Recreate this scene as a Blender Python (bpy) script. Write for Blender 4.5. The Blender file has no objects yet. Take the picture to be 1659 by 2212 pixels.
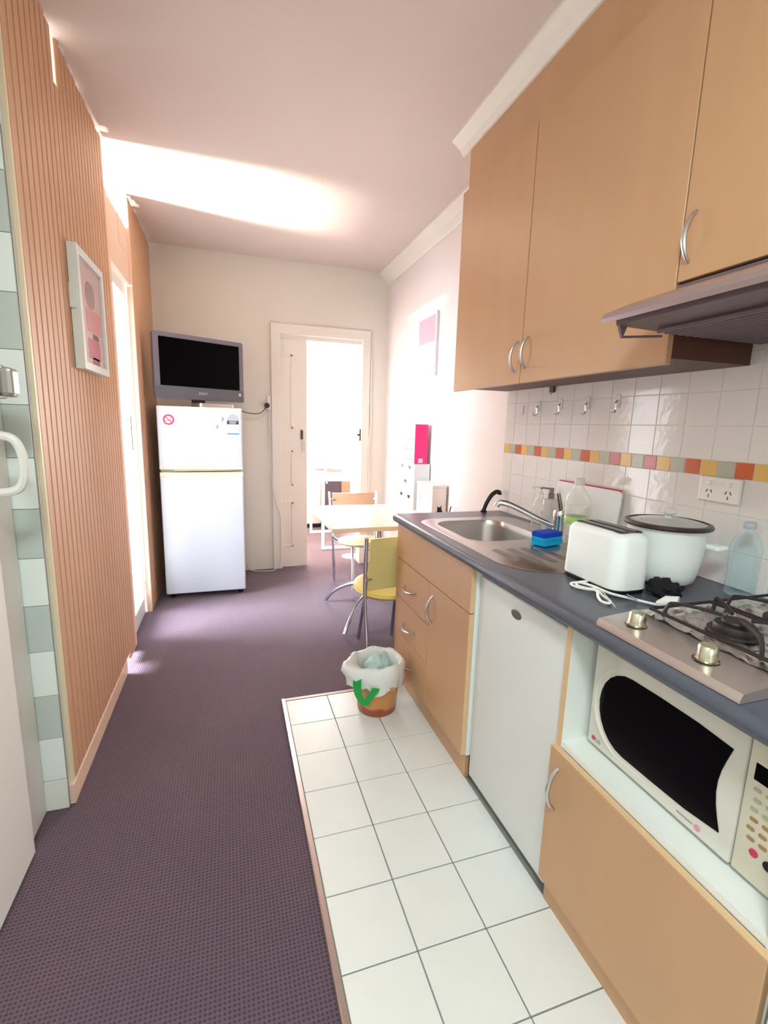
import bpy, bmesh, math, random
from mathutils import Vector, Matrix, noise
random.seed(7)
S = bpy.context.scene
C = S.collection
PI = math.pi

# ------------------------------------------------------------------ camera
def cam_axes(pitch, yaw, roll):
    cy, sy, cp, sp = math.cos(yaw), math.sin(yaw), math.cos(pitch), math.sin(pitch)
    f = Vector((sy*cp, cy*cp, -sp)); r = Vector((cy, -sy, 0)); u = r.cross(f)
    cr, sr = math.cos(roll), math.sin(roll)
    return cr*r + sr*u, -sr*r + cr*u, f
cd = bpy.data.cameras.new('camera'); cam = bpy.data.objects.new('camera', cd); C.objects.link(cam)
rt, up, fw = cam_axes(math.radians(10.305), math.radians(18.0), math.radians(1.625))
m = Matrix.Identity(4)
for i in range(3):
    m[i][0], m[i][1], m[i][2] = rt[i], up[i], -fw[i]
m[2][3] = 1.35
cam.matrix_world = m
cd.sensor_fit = 'VERTICAL'; cd.sensor_height = 36.0; cd.lens = 1028.4/2212*36.0; cd.clip_start = 0.02
S.camera = cam

# ------------------------------------------------------------------ world, lights, exposure
w = bpy.data.worlds.new('World'); S.world = w; w.use_nodes = True
bg = w.node_tree.nodes['Background']; bg.inputs[0].default_value = (0.86, 0.92, 1.0, 1); bg.inputs[1].default_value = 2.0
S.view_settings.view_transform = 'Standard'; S.view_settings.look = 'None'
S.view_settings.exposure = 0.12; S.view_settings.gamma = 1.0; S.view_settings.use_curve_mapping = False

def area(name, loc, aim, sx, sy, power, col, shape='RECTANGLE'):
    l = bpy.data.lights.new(name, 'AREA'); l.shape = shape; l.size = sx; l.size_y = sy; l.energy = power; l.color = col
    o = bpy.data.objects.new(name, l); C.objects.link(o); o.location = loc
    o.rotation_euler = (Vector(aim) - Vector(loc)).to_track_quat('-Z', 'Y').to_euler()
    return o
# daylight through the window of the side room
sl = area('side_window_daylight', (-2.34, 3.05, 1.62), (0.35, 3.18, 0.0), 1.3, 1.5, 265, (0.84, 0.89, 1.0)); sl.data.spread = math.radians(110)
ul = area('side_window_reflected_sun', (-2.30, 3.08, 2.20), (1.0, 3.42, 2.68), 0.7, 0.18, 36, (1.0, 0.90, 0.80)); ul.data.spread = math.radians(21)
# daylight through the window of the far room
area('far_window_daylight', (1.45, 7.36, 1.6), (1.1, 4.4, 1.3), 1.9, 1.6, 820, (1.0, 0.90, 0.86))
# kitchen ceiling lamp behind the camera
area('kitchen_ceiling_lamp', (-0.12, -0.30, 2.55), (0.05, -0.25, 0), 0.5, 0.5, 33, (0.86, 1.0, 0.98), 'DISK')
# added fill light behind the camera; the back wall is closed, without a window
area('rear_fill_light', (0.3, -2.1, 1.6), (0.3, 2, 1.3), 1.4, 1.4, 9, (0.97, 0.99, 1.0))

# ------------------------------------------------------------------ helpers
def lin(c):
    return tuple(((v/255)/12.92 if v/255 <= 0.04045 else ((v/255+0.055)/1.055)**2.4) for v in c) + (1,)
MATS = {}
def mat(name, col, rough=0.5, metal=0.0, var=0.0, vscale=6.0, bump=0.0, bscale=40.0, stretch=(1,1,1), spec=0.5, trans=0.0, ior=1.45, coat=0.0, alpha=1.0):
    if name in MATS: return MATS[name]
    M = bpy.data.materials.new(name); M.use_nodes = True; N = M.node_tree.nodes; L = M.node_tree.links
    b = N['Principled BSDF']; b.inputs['Base Color'].default_value = lin(col); b.inputs['Roughness'].default_value = rough
    b.inputs['Metallic'].default_value = metal; b.inputs['Specular IOR Level'].default_value = spec
    b.inputs['Transmission Weight'].default_value = trans; b.inputs['IOR'].default_value = ior
    b.inputs['Coat Weight'].default_value = coat; b.inputs['Alpha'].default_value = alpha
    if var > 0 or bump > 0:
        tc = N.new('ShaderNodeTexCoord'); mp = N.new('ShaderNodeMapping'); mp.inputs['Scale'].default_value = stretch
        L.new(tc.outputs['Object'], mp.inputs['Vector'])
    if var > 0:
        n = N.new('ShaderNodeTexNoise'); n.inputs['Scale'].default_value = vscale; n.inputs['Detail'].default_value = 5
        L.new(mp.outputs[0], n.inputs['Vector'])
        r = N.new('ShaderNodeMix'); r.data_type = 'RGBA'
        c = lin(col); r.inputs['A'].default_value = tuple(max(0, x*(1-var)) for x in c[:3]) + (1,)
        r.inputs['B'].default_value = tuple(min(1, x*(1+var)) for x in c[:3]) + (1,)
        L.new(n.outputs['Fac'], r.inputs['Factor']); L.new(r.outputs['Result'], b.inputs['Base Color'])
    if bump > 0:
        n2 = N.new('ShaderNodeTexNoise'); n2.inputs['Scale'].default_value = bscale; n2.inputs['Detail'].default_value = 3
        L.new(mp.outputs[0], n2.inputs['Vector'])
        bp = N.new('ShaderNodeBump'); bp.inputs['Strength'].default_value = bump; bp.inputs['Distance'].default_value = 0.01
        L.new(n2.outputs['Fac'], bp.inputs['Height']); L.new(bp.outputs[0], b.inputs['Normal'])
    MATS[name] = M
    return M

def obj(name, bm, material, parent=None, smooth=False, label=None, cat=None, group=None, kind=None, auto=True):
    me = bpy.data.meshes.new(name)
    bmesh.ops.recalc_face_normals(bm, faces=bm.faces)
    bm.to_mesh(me); bm.free()
    if smooth:
        for p in me.polygons: p.use_smooth = True
        if auto:
            try: me.set_sharp_from_angle(angle=math.radians(40))
            except Exception: pass
    mats = material if isinstance(material, (list, tuple)) else [material]
    for x in mats: me.materials.append(x)
    o = bpy.data.objects.new(name, me); C.objects.link(o)
    if parent: o.parent = parent
    tag(o, label, cat, group, kind)
    return o
def tag(o, label=None, cat=None, group=None, kind=None):
    if label: o['label'] = label
    if cat: o['category'] = cat
    if group: o['group'] = group
    if kind: o['kind'] = kind
    return o
def thing(name, label, cat, loc=(0,0,0), rz=0, group=None):
    o = bpy.data.objects.new(name, None); C.objects.link(o); o.location = loc; o.rotation_euler = (0,0,rz)
    o.empty_display_size = 0.05
    return tag(o, label, cat, group)
def struct(name, bm, material, label=None, smooth=False):
    return obj(name, bm, material, None, smooth, label, None, None, 'structure')

def BM(): return bmesh.new()
def box(bm, x0, x1, y0, y1, z0, z1, bev=0.0, seg=2):
    r = bmesh.ops.create_cube(bm, size=1.0); vs = r['verts']
    for v in vs:
        v.co = Vector(((x0+x1)/2 + v.co.x*(x1-x0), (y0+y1)/2 + v.co.y*(y1-y0), (z0+z1)/2 + v.co.z*(z1-z0)))
    if bev > 0:
        es = list({e for v in vs for e in v.link_edges})
        bmesh.ops.bevel(bm, geom=es, offset=bev, segments=seg, affect='EDGES', profile=0.5)
    return bm
def B(x0, x1, y0, y1, z0, z1, bev=0.0, seg=2): return box(BM(), min(x0,x1), max(x0,x1), min(y0,y1), max(y0,y1), min(z0,z1), max(z0,z1), bev, seg)
def smoothline(pts, n=6):
    pts = [Vector(p) for p in pts]; out = []
    for i in range(len(pts)-1):
        p0 = pts[max(i-1,0)]; p1 = pts[i]; p2 = pts[i+1]; p3 = pts[min(i+2,len(pts)-1)]
        for k in range(n):
            t = k/n
            out.append(0.5*((2*p1)+(-p0+p2)*t+(2*p0-5*p1+4*p2-p3)*t*t+(-p0+3*p1-3*p2+p3)*t**3))
    out.append(pts[-1]); return out
def tube(bm, pts, r, seg=8, caps=True):
    pts = [Vector(p) for p in pts]; rs = r if isinstance(r, (list,tuple)) else [r]*len(pts)
    T = []
    for i in range(len(pts)):
        a = pts[max(i-1,0)]; b = pts[min(i+1,len(pts)-1)]; T.append((b-a).normalized())
    n = T[0].orthogonal().normalized(); rings = []
    for i, p in enumerate(pts):
        n = (n - T[i]*n.dot(T[i])).normalized(); bn = T[i].cross(n)
        rings.append([bm.verts.new(p + rs[i]*(math.cos(2*PI*k/seg)*n + math.sin(2*PI*k/seg)*bn)) for k in range(seg)])
    for a, b in zip(rings, rings[1:]):
        for k in range(seg): bm.faces.new((a[k], a[(k+1)%seg], b[(k+1)%seg], b[k]))
    if caps:
        bm.faces.new(rings[0][::-1]); bm.faces.new(rings[-1])
    return bm
def TB(pts, r, seg=8, n=0): return tube(BM(), smoothline(pts, n) if n else pts, r, seg)
def lathe(bm, prof, c=(0,0,0), seg=24, sx=1, sy=1, caps=True):
    rings = []
    for r, z in prof:
        rings.append([bm.verts.new((c[0]+sx*r*math.cos(2*PI*k/seg), c[1]+sy*r*math.sin(2*PI*k/seg), c[2]+z)) for k in range(seg)])
    for a, b in zip(rings, rings[1:]):
        for k in range(seg): bm.faces.new((a[k], a[(k+1)%seg], b[(k+1)%seg], b[k]))
    if caps:
        bm.faces.new(rings[0][::-1]); bm.faces.new(rings[-1])
    return bm
def prism(bm, poly, axis, a0, a1):
    """extrude a polygon (list of 2D points) along axis ('x': pts are y,z  'y': x,z  'z': x,y)"""
    def P(p, a):
        return {'x': (a, p[0], p[1]), 'y': (p[0], a, p[1]), 'z': (p[0], p[1], a)}[axis]
    A = [bm.verts.new(P(p, a0)) for p in poly]; Bv = [bm.verts.new(P(p, a1)) for p in poly]
    n = len(poly)
    for i in range(n): bm.faces.new((A[i], A[(i+1)%n], Bv[(i+1)%n], Bv[i]))
    bm.faces.new(A[::-1]); bm.faces.new(Bv)
    return bm
def PR(poly, axis, a0, a1): return prism(BM(), poly, axis, a0, a1)
def rrect(x0, x1, y0, y1, r, n=6):
    if not isinstance(r, (list,tuple)): r = [r]*4
    out = []
    for (cx, cy, a0, rr) in ((x1-r[0], y1-r[0], 0, r[0]), (x0+r[1], y1-r[1], 90, r[1]), (x0+r[2], y0+r[2], 180, r[2]), (x1-r[3], y0+r[3], 270, r[3])):
        for k in range(n+1):
            a = math.radians(a0 + 90*k/n); out.append((cx+rr*math.cos(a), cy+rr*math.sin(a)))
    return out
def text(name, s, size, M, material, parent, depth=0.0005):
    cu = bpy.data.curves.new(name, 'FONT'); cu.body = s; cu.size = size; cu.extrude = depth; cu.align_x = 'CENTER'; cu.align_y = 'CENTER'
    t = bpy.data.objects.new(name+'_tmp', cu); C.objects.link(t)
    dg = bpy.context.evaluated_depsgraph_get(); me = bpy.data.meshes.new_from_object(t.evaluated_get(dg))
    bpy.data.objects.remove(t); bpy.data.curves.remove(cu)
    me.transform(M); me.materials.clear(); me.materials.append(material)
    o = bpy.data.objects.new(name, me); C.objects.link(o); o.parent = parent
    return o

# ------------------------------------------------------------------ materials
M_wall = mat('paint_wall', (232, 226, 214), 0.6, var=0.02, vscale=2)
M_wallr = mat('paint_wall_right', (236, 226, 222), 0.55, var=0.02, vscale=2)
M_ceil = mat('paint_ceiling', (222, 209, 201), 0.85, var=0.015, vscale=3)
M_white = mat('paint_white', (236, 238, 232), 0.4)
M_trim = mat('paint_trim', (238, 232, 222), 0.45)
M_cornice = mat('paint_cornice', (238, 234, 224), 0.5)
M_lam = mat('laminate_beech', (200, 158, 120), 0.36, var=0.07, vscale=3, stretch=(3, 3, 0.6), bump=0.02, bscale=300)
M_lamedge = mat('laminate_edge', (224, 188, 146), 0.5)
M_carcass = mat('carcass_white', (240, 244, 240), 0.5)
M_slat = mat('slat_wood', (206, 162, 128), 0.55, var=0.14, vscale=4, stretch=(8, 8, 0.5))
M_pale = mat('pale_wood', (236, 206, 184), 0.5, var=0.05, vscale=4, stretch=(6, 6, 0.5))
M_palegold = mat('pale_edge', (228, 216, 184), 0.5)
M_chrome = mat('chrome', (225, 228, 232), 0.16, 1.0)
M_brushed = mat('brushed_metal', (205, 208, 210), 0.32, 1.0)
M_steel = mat('stainless', (190, 186, 182), 0.3, 1.0, bump=0.05, bscale=120, stretch=(1, 20, 1))
M_ctr = mat('worktop_grey', (84, 88, 100), 0.30, var=0.12, vscale=90)
M_appl = mat('appliance_white', (228, 230, 228), 0.35)
M_fridge = mat('fridge_white', (206, 214, 224), 0.32)
M_cream = mat('cream_plastic', (226, 220, 186), 0.45)
M_black = mat('black_plastic', (20, 18, 20), 0.35)
M_screen = mat('tv_screen', (3, 2, 4), 0.35, spec=0.06)
M_glassblk = mat('microwave_window', (5, 4, 7), 0.15, spec=0.2)
M_grout = mat('grout', (150, 152, 148), 0.9)
M_wgrout = mat('wall_grout', (230, 224, 218), 0.8)
M_ftile = mat('floor_tile', (236, 240, 238), 0.28, var=0.035, vscale=9, bump=0.02, bscale=30)
M_wtile = mat('wall_tile', (238, 230, 226), 0.07, bump=0.06, bscale=45)
M_mosy = mat('mosaic_yellow', (232, 186, 110), 0.2)
M_mosg = mat('mosaic_grey', (186, 184, 166), 0.2)
M_mosr = mat('mosaic_red', (206, 104, 66), 0.2)
M_mosp = mat('mosaic_rose', (206, 116, 112), 0.2)
M_ctile_w = mat('check_tile_white', (236, 246, 242), 0.2)
M_ctile_g = mat('check_tile_grey', (196, 208, 202), 0.2)

def carpet():
    M = bpy.data.materials.new('carpet'); M.use_nodes = True; N = M.node_tree.nodes; L = M.node_tree.links
    b = N['Principled BSDF']; b.inputs['Roughness'].default_value = 1.0; b.inputs['Specular IOR Level'].default_value = 0.1
    try:
        b.inputs['Sheen Weight'].default_value = 0.15; b.inputs['Sheen Roughness'].default_value = 0.6
    except Exception: pass
    tc = N.new('ShaderNodeTexCoord')
    def wave(direction, sc):
        v = N.new('ShaderNodeTexWave'); v.wave_type = 'BANDS'; v.bands_direction = direction; v.inputs['Scale'].default_value = sc
        v.inputs['Distortion'].default_value = 0.6; v.inputs['Detail'].default_value = 1; v.inputs['Detail Scale'].default_value = 3
        L.new(tc.outputs['Object'], v.inputs['Vector']); return v
    a = wave('X', 29.0); c = wave('Y', 29.0)
    mu = N.new('ShaderNodeMath'); mu.operation = 'MULTIPLY'; L.new(a.outputs['Fac'], mu.inputs[0]); L.new(c.outputs['Fac'], mu.inputs[1])
    n = N.new('ShaderNodeTexNoise'); n.inputs['Scale'].default_value = 2.2; n.inputs['Detail'].default_value = 4; L.new(tc.outputs['Object'], n.inputs['Vector'])
    n3 = N.new('ShaderNodeTexNoise'); n3.inputs['Scale'].default_value = 260; L.new(tc.outputs['Object'], n3.inputs['Vector'])
    mx = N.new('ShaderNodeMix'); mx.data_type = 'RGBA'; mx.inputs['A'].default_value = lin((108, 89, 102)); mx.inputs['B'].default_value = lin((66, 51, 64))
    L.new(mu.outputs[0], mx.inputs['Factor'])
    m2 = N.new('ShaderNodeMix'); m2.data_type = 'RGBA'; m2.blend_type = 'MULTIPLY'; m2.inputs['Factor'].default_value = 1
    cr = N.new('ShaderNodeValToRGB'); cr.color_ramp.elements[0].position = 0.3; cr.color_ramp.elements[0].color = (0.86, 0.86, 0.9, 1)
    cr.color_ramp.elements[1].position = 0.7; cr.color_ramp.elements[1].color = (1, 0.98, 0.96, 1)
    L.new(n.outputs['Fac'], cr.inputs[0]); L.new(mx.outputs['Result'], m2.inputs['A']); L.new(cr.outputs[0], m2.inputs['B'])
    L.new(m2.outputs['Result'], b.inputs['Base Color'])
    ad = N.new('ShaderNodeMath'); ad.operation = 'MULTIPLY_ADD'; ad.inputs[1].default_value = 0.4; L.new(n3.outputs['Fac'], ad.inputs[0]); L.new(mu.outputs[0], ad.inputs[2])
    bp = N.new('ShaderNodeBump'); bp.inputs['Strength'].default_value = 0.5; bp.inputs['Distance'].default_value = 0.004
    L.new(ad.outputs[0], bp.inputs['Height']); L.new(bp.outputs[0], b.inputs['Normal'])
    return M
M_carpet = carpet()
def mixglass(name, col, t_fac, translucent=True):
    M = bpy.data.materials.new(name); M.use_nodes = True; N = M.node_tree.nodes; L = M.node_tree.links
    for x in list(N):
        if x.type != 'OUTPUT_MATERIAL': N.remove(x)
    out = [x for x in N if x.type == 'OUTPUT_MATERIAL'][0]
    tr = N.new('ShaderNodeBsdfTransparent'); tr.inputs[0].default_value = (1, 1, 1, 1)
    d = N.new('ShaderNodeBsdfTranslucent' if translucent else 'ShaderNodeBsdfGlossy'); d.inputs[0].default_value = lin(col)
    if not translucent: d.inputs['Roughness'].default_value = 0.08
    mx = N.new('ShaderNodeMixShader'); mx.inputs[0].default_value = t_fac
    L.new(d.outputs[0], mx.inputs[1]); L.new(tr.outputs[0], mx.inputs[2]); L.new(mx.outputs[0], out.inputs[0])
    return M
M_frost = mixglass('frosted_glass', (245, 248, 250), 0.78)
M_sheer = mixglass('sheer_curtain', (250, 248, 246), 0.3)
def clearplastic(name, tint, fac):
    M = bpy.data.materials.new(name); M.use_nodes = True; N = M.node_tree.nodes; L = M.node_tree.links
    b = N['Principled BSDF']; b.inputs['Base Color'].default_value = lin(tint); b.inputs['Roughness'].default_value = 0.08
    out = [x for x in N if x.type == 'OUTPUT_MATERIAL'][0]
    tr = N.new('ShaderNodeBsdfTransparent'); tr.inputs[0].default_value = lin(tuple(min(255, c+30) for c in tint))
    fr = N.new('ShaderNodeLayerWeight'); fr.inputs[0].default_value = 0.35
    ma = N.new('ShaderNodeMath'); ma.operation = 'MULTIPLY_ADD'; ma.inputs[1].default_value = 0.6; ma.inputs[2].default_value = fac
    L.new(fr.outputs['Facing'], ma.inputs[0])
    mx = N.new('ShaderNodeMixShader'); L.new(ma.outputs[0], mx.inputs[0]); L.new(tr.outputs[0], mx.inputs[1]); L.new(b.outputs[0], mx.inputs[2]); L.new(mx.outputs[0], out.inputs[0])
    return M

# ------------------------------------------------------------------ room shell
H = 2.70
bm = B(-0.72, 1.52, -2.3, 4.52, -0.10, -0.002)
box(bm, -0.72, 2.9, 4.52, 7.5, -0.10, -0.002)
struct('floor', bm, M_carpet, 'dark purple-brown carpet with a fine woven dot pattern')
struct('floor_side_room', B(-2.3, -0.72, 1.7, 4.52, -0.10, -0.002), mat('side_floor', (214, 210, 206), 0.5), 'pale floor of the bright side room')
struct('ceiling', B(-2.3, 2.9, -2.3, 7.5, H, H+0.1), M_ceil, 'pinkish white plaster ceiling')
wall_right = struct('wall_right', B(1.42, 1.52, -2.3, 4.40, 0, H), M_wallr, 'white painted wall behind the kitchen counter and dining table')
bm = B(-0.60, 0.436, 4.40, 4.52, 0, H); box(bm, 1.18, 1.52, 4.40, 4.52, 0, H); box(bm, 0.436, 1.18, 4.40, 4.52, 2.105, H)
struct('wall_far', bm, M_wall, 'cream painted end wall with the doorway')
struct('wall_back', B(-0.80, 1.52, -2.4, -2.3, 0, H), M_white, 'white wall behind the camera')
struct('wall_left_near', B(-0.80, -0.70, -2.3, 0.74, 0, H), M_white, 'white wall beside the near door')
# side room shell
bm = B(-2.3, -2.2, 1.7, 2.35, 0, H); box(bm, -2.3, -2.2, 3.75, 4.52, 0, H); box(bm, -2.3, -2.2, 2.35, 3.75, 0, 0.75); box(bm, -2.3, -2.2, 2.35, 3.75, 2.55, H)
struct('wall_side_room', bm, M_white, 'white outer wall of the side room')
struct('wall_side_end', B(-2.2, -0.60, 4.40, 4.52, 0, H), M_white, 'white end wall of the side room')
win = struct('window_1', B(-2.27, -2.22, 2.35, 3.75, 0.75, 0.80), M_white, 'white framed window of the side room')
for a in ((2.35, 2.40, 0.80, 2.50), (3.70, 3.75, 0.80, 2.50), (3.03, 3.07, 0.80, 2.50)):
    obj('window_frame', B(-2.27, -2.22, a[0], a[1], a[2], a[3]), M_white, win)
obj('window_frame', B(-2.27, -2.22, 2.35, 3.75, 2.50, 2.55), M_white, win)
# far room shell
struct('wall_far_room_left', B(-0.72, -0.60, 4.52, 7.5, 0, H), M_wall, 'white left wall of the far room')
struct('wall_far_room_right', B(2.8, 2.9, 4.52, 7.5, 0, H), M_wall, 'white right wall of the far room')
bm = B(-0.6, 0.55, 7.2, 7.3, 0, H); box(bm, 2.4, 2.8, 7.2, 7.3, 0, H); box(bm, 0.55, 2.4, 7.2, 7.3, 0, 0.80); box(bm, 0.55, 2.4, 7.2, 7.3, 2.4, H)
struct('wall_far_room_end', bm, M_wall, 'white end wall of the far room with a bright window')
win = struct('window_2', B(0.55, 2.4, 7.2, 7.25, 0.80, 0.85), M_white, 'bright window seen through the far doorway')
for x in (0.55, 1.45, 2.35): obj('window_frame', B(x, x+0.05, 7.2, 7.25, 0.85, 2.36), M_white, win)
obj('window_frame', B(0.55, 2.4, 7.2, 7.25, 2.35, 2.4), M_white, win)

# cornices
struct('trim_cornice_wall', PR([(1.42, 2.60), (1.42, 2.70), (1.325, 2.70), (1.325, 2.688), (1.345, 2.672), (1.372, 2.645), (1.393, 2.612), (1.405, 2.60)], 'y', 2.30, 4.40), M_cornice, 'white cornice along the top of the right wall')
struct('trim_cornice_bulkhead', PR([(1.122, 2.638), (1.122, 2.70), (1.05, 2.70), (1.05, 2.690), (1.062, 2.684), (1.095, 2.660), (1.112, 2.638)], 'y', -0.6, 2.345), M_cornice, 'white cornice above the kitchen cabinets')
struct('wall_bulkhead', B(1.122, 1.42, -0.6, 2.28, 2.452, 2.698), M_lam, 'wood laminate filler panel above the kitchen cabinets')

# tiled kitchen floor
ft = struct('floor_kitchen', B(0.215, 1.42, -0.9, 2.17, -0.002, 0.004), M_grout, 'white ceramic tiled kitchen floor strip')
cols = [(0.226, 0.426), (0.430, 0.626), (0.630, 0.836)]
ys = [2.160 if k == 0 else 1.960-0.2065*(k-1) for k in range(15)]
tm = {}
k = 0
for ci, (a, b_) in enumerate(cols):
    for r in range(13):
        y1, y0 = ys[r]-0.002, ys[r+1]+0.002
        key = (ci, r == 0)
        if key not in tm:
            o = obj('tile', box(BM(), -(b_-a)/2, (b_-a)/2, -(y1-y0)/2, (y1-y0)/2, -0.006, 0.0, 0.0012, 1), M_ftile, ft); tm[key] = o.data
        else:
            o = bpy.data.objects.new('tile', tm[key]); C.objects.link(o); o.parent = ft
        o.location = ((a+b_)/2, (y0+y1)/2, 0.010+random.uniform(-0.0003, 0.0003))
M_alu = mat('aluminium_trim', (206, 192, 186), 0.35, 0.9)
struct('trim_1', PR([(0.205, -0.002), (0.205, 0.012), (0.209, 0.014), (0.222, 0.0115), (0.222, -0.002)], 'y', -0.9, 2.178), M_alu, 'metal edge strip along the kitchen tiles')
struct('trim_2', PR([(2.162, -0.002), (2.162, 0.0115), (2.176, 0.013), (2.180, 0.011), (2.180, -0.002)], 'x', 0.205, 0.83), M_alu, 'metal edge strip across the far end of the kitchen tiles')

# splashback tiles on the right wall
obj('tile_bed', B(1.4068, 1.4195, 0.10, 2.268, 0.905, 1.80), M_wgrout, wall_right)
zr = [(0.907, 1.011), (1.013, 1.118), (1.120, 1.224), (1.274, 1.376), (1.378, 1.479), (1.481, 1.585)]
zr2 = [(1.587, 1.692)]
yj = [2.268] + [2.181-0.109*k for k in range(20)]
sm = {}
for j in range(len(yj)-1):
    y1, y0 = yj[j]-0.001, yj[j+1]+0.001
    for zi, (z0, z1) in enumerate(zr + (zr2 if y1 < 1.0 else [])):
        key = (round(y1-y0, 4), round(z1-z0, 4))
        if key not in sm:
            o = obj('tile', box(BM(), -0.004, 0.004, -(y1-y0)/2, (y1-y0)/2, -(z1-z0)/2, (z1-z0)/2, 0.0012, 1), M_wtile, wall_right); sm[key] = o.data
        else:
            o = bpy.data.objects.new('tile', sm[key]); C.objects.link(o); o.parent = wall_right
        o.location = (1.409, (y0+y1)/2, (z0+z1)/2)
        o.rotation_euler = (0, random.uniform(-0.004, 0.004), random.uniform(-0.004, 0.004))
mm = {}
for k in range(38):
    y1 = 2.268-0.0545*k; 
    mt = (M_mosy, M_mosg, M_mosp if k in (14, 17) else M_mosr)[k % 3]
    if mt.name not in mm:
        o = obj('mosaic_tile', box(BM(), -0.004, 0.004, -0.0262, 0.0262, -0.0235, 0.0235, 0.0012, 1), mt, wall_right); mm[mt.name] = o.data
    else:
        o = bpy.data.objects.new('mosaic_tile', mm[mt.name]); C.objects.link(o); o.parent = wall_right
    o.location = (1.409, y1-0.0272, 1.249)

# ------------------------------------------------------------------ left side: slatted partitions, opening, near door
def slats(parent, y0, y1, p, zb, ztop, notch=None):
    n = int(round((y1-y0)/p)); p = (y1-y0)/n
    for k in range(n):
        a = y0+k*p; c = a+p; zt = ztop(k, n); zbb = zb(k, n)
        poly = lambda u, v: [(-0.572, u), (-0.568, u), (-0.560, u+0.006), (-0.560, v-0.006), (-0.568, v), (-0.572, v)]
        if notch and k == notch:
            bm = prism(BM(), poly(a, c), 'z', zbb, 2.52)
        elif notch and k == notch+1:
            bm = prism(BM(), poly(a, c), 'z', zbb, 2.52); prism(bm, poly(a+0.022, c), 'z', 2.52, zt)
        else:
            bm = prism(BM(), poly(a, c), 'z', zbb, zt)
        obj('slat', bm, M_slat, parent)
rs = random.Random(3)
W1 = struct('wall_left', B(-0.571, -0.560, 1.745, 1.760, 0.075, 2.69), M_palegold, 'slatted wooden partition with vertical battens, nearest the camera')
slats(W1, 1.760, 2.925, 0.05, lambda k, n: 0.075 if k < n-3 else 0.03, lambda k, n: 2.684+rs.uniform(0, 0.014), notch=9)
W2 = struct('wall_left_rear', B(-0.592, -0.560, 3.552, 3.574, 0.0, 2.694), M_pale, 'slatted wooden partition beside the refrigerator')
slats(W2, 3.574, 4.395, 0.05, lambda k, n: 0.0, lambda k, n: 2.686+rs.uniform(0, 0.013))
struct('baseboard_left', B(-0.582, -0.556, 1.728, 2.66, 0, 0.078, 0.003), M_pale, 'pale skirting board under the slatted partition')
struct('trim_3', B(-0.625, -0.572, 2.925, 3.03, 0, 2.50), M_pale, 'pale wooden jamb beside the bright doorway')
bm = B(-0.625, -0.575, 3.03, 3.552, 2.175, 2.345, 0.002); box(bm, -0.625, -0.578, 3.03, 3.30, 2.347, 2.50, 0.002); box(bm, -0.625, -0.575, 3.302, 3.552, 2.347, 2.50, 0.002)
struct('trim_4', bm, M_pale, 'pale wooden beam over the bright doorway')
D2 = struct('door_2', B(-0.632, -0.600, 3.032, 3.085, 0.01, 2.165), M_white, 'white framed frosted glass door, brightly lit from behind')
obj('door_frame', B(-0.632, -0.600, 3.50, 3.550, 0.01, 2.165), M_white, D2)
obj('door_frame', B(-0.632, -0.600, 3.085, 3.50, 0.01, 0.12), M_white, D2)
obj('door_frame', B(-0.632, -0.600, 3.085, 3.50, 2.10, 2.165), M_white, D2)
obj('glass_pane', B(-0.618, -0.612, 3.085, 3.50, 0.12, 2.10), M_frost, D2)
hb = TB([(-0.553, 3.17, 1.165), (-0.553, 3.17, 1.365)], 0.008)
tube(hb, [(-0.600, 3.17, 1.19), (-0.553, 3.17, 1.19)], 0.006); tube(hb, [(-0.600, 3.17, 1.34), (-0.553, 3.17, 1.34)], 0.006)
obj('handle', hb, M_chrome, D2, True)
# return wall with chequered tiles
struct('wall_return', B(-2.2, -0.571, 1.7285, 1.745, 0, 2.64), M_white, 'narrow wall beside the slatted partition')
WR = struct('wall_return_tiled', B(-0.76, -0.572, 1.722, 1.728, 0.0, 2.13), M_grout, 'narrow wall strip of alternating white and grey tiles')
for k in range(13):
    z0 = 0.114+0.1583*(k-0)
    if z0 > 2.05: break
    obj('tile', B(-0.758, -0.573, 1.716, 1.723, z0+0.0008, z0+0.1575, 0.001, 1), M_ctile_w if k % 2 == 0 else M_ctile_g, WR)
obj('skirting', B(-0.758, -0.573, 1.714, 1.723, 0.0, 0.112, 0.001, 1), M_white, WR)
struct('trim_5', B(-0.76, -0.640, 1.545, 1.713, 0, 2.13, 0.004), M_white, 'white door jamb at the left edge')
struct('trim_6', B(-0.76, -0.610, 0.70, 1.726, 2.135, 2.62, 0.004), M_white, 'white panel above the near door')
D3 = struct('door_3', B(-0.675, -0.612, 0.75, 1.53, 0.012, 2.12, 0.004), M_white, 'white door at the left edge with a pull handle and latch')
obj('pull_handle', TB([(-0.614, 1.50, 1.297), (-0.552, 1.50, 1.293), (-0.530, 1.50, 1.265), (-0.524, 1.50, 1.220), (-0.530, 1.50, 1.175), (-0.552, 1.50, 1.150), (-0.614, 1.50, 1.145)], 0.0115, 8, 4), M_white, D3, True)
M_latch = mat('latch_metal', (168, 166, 160), 0.35, 0.8)
lb = B(-0.614, -0.548, 1.46, 1.52, 1.39, 1.475, 0.006); box(lb, -0.55, -0.518, 1.465, 1.515, 1.395, 1.468, 0.010)
obj('latch', lb, M_latch, D3); obj('keyhole', B(-0.614, -0.604, 1.49, 1.51, 1.015, 1.035, 0.003), M_latch, D3)

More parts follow.
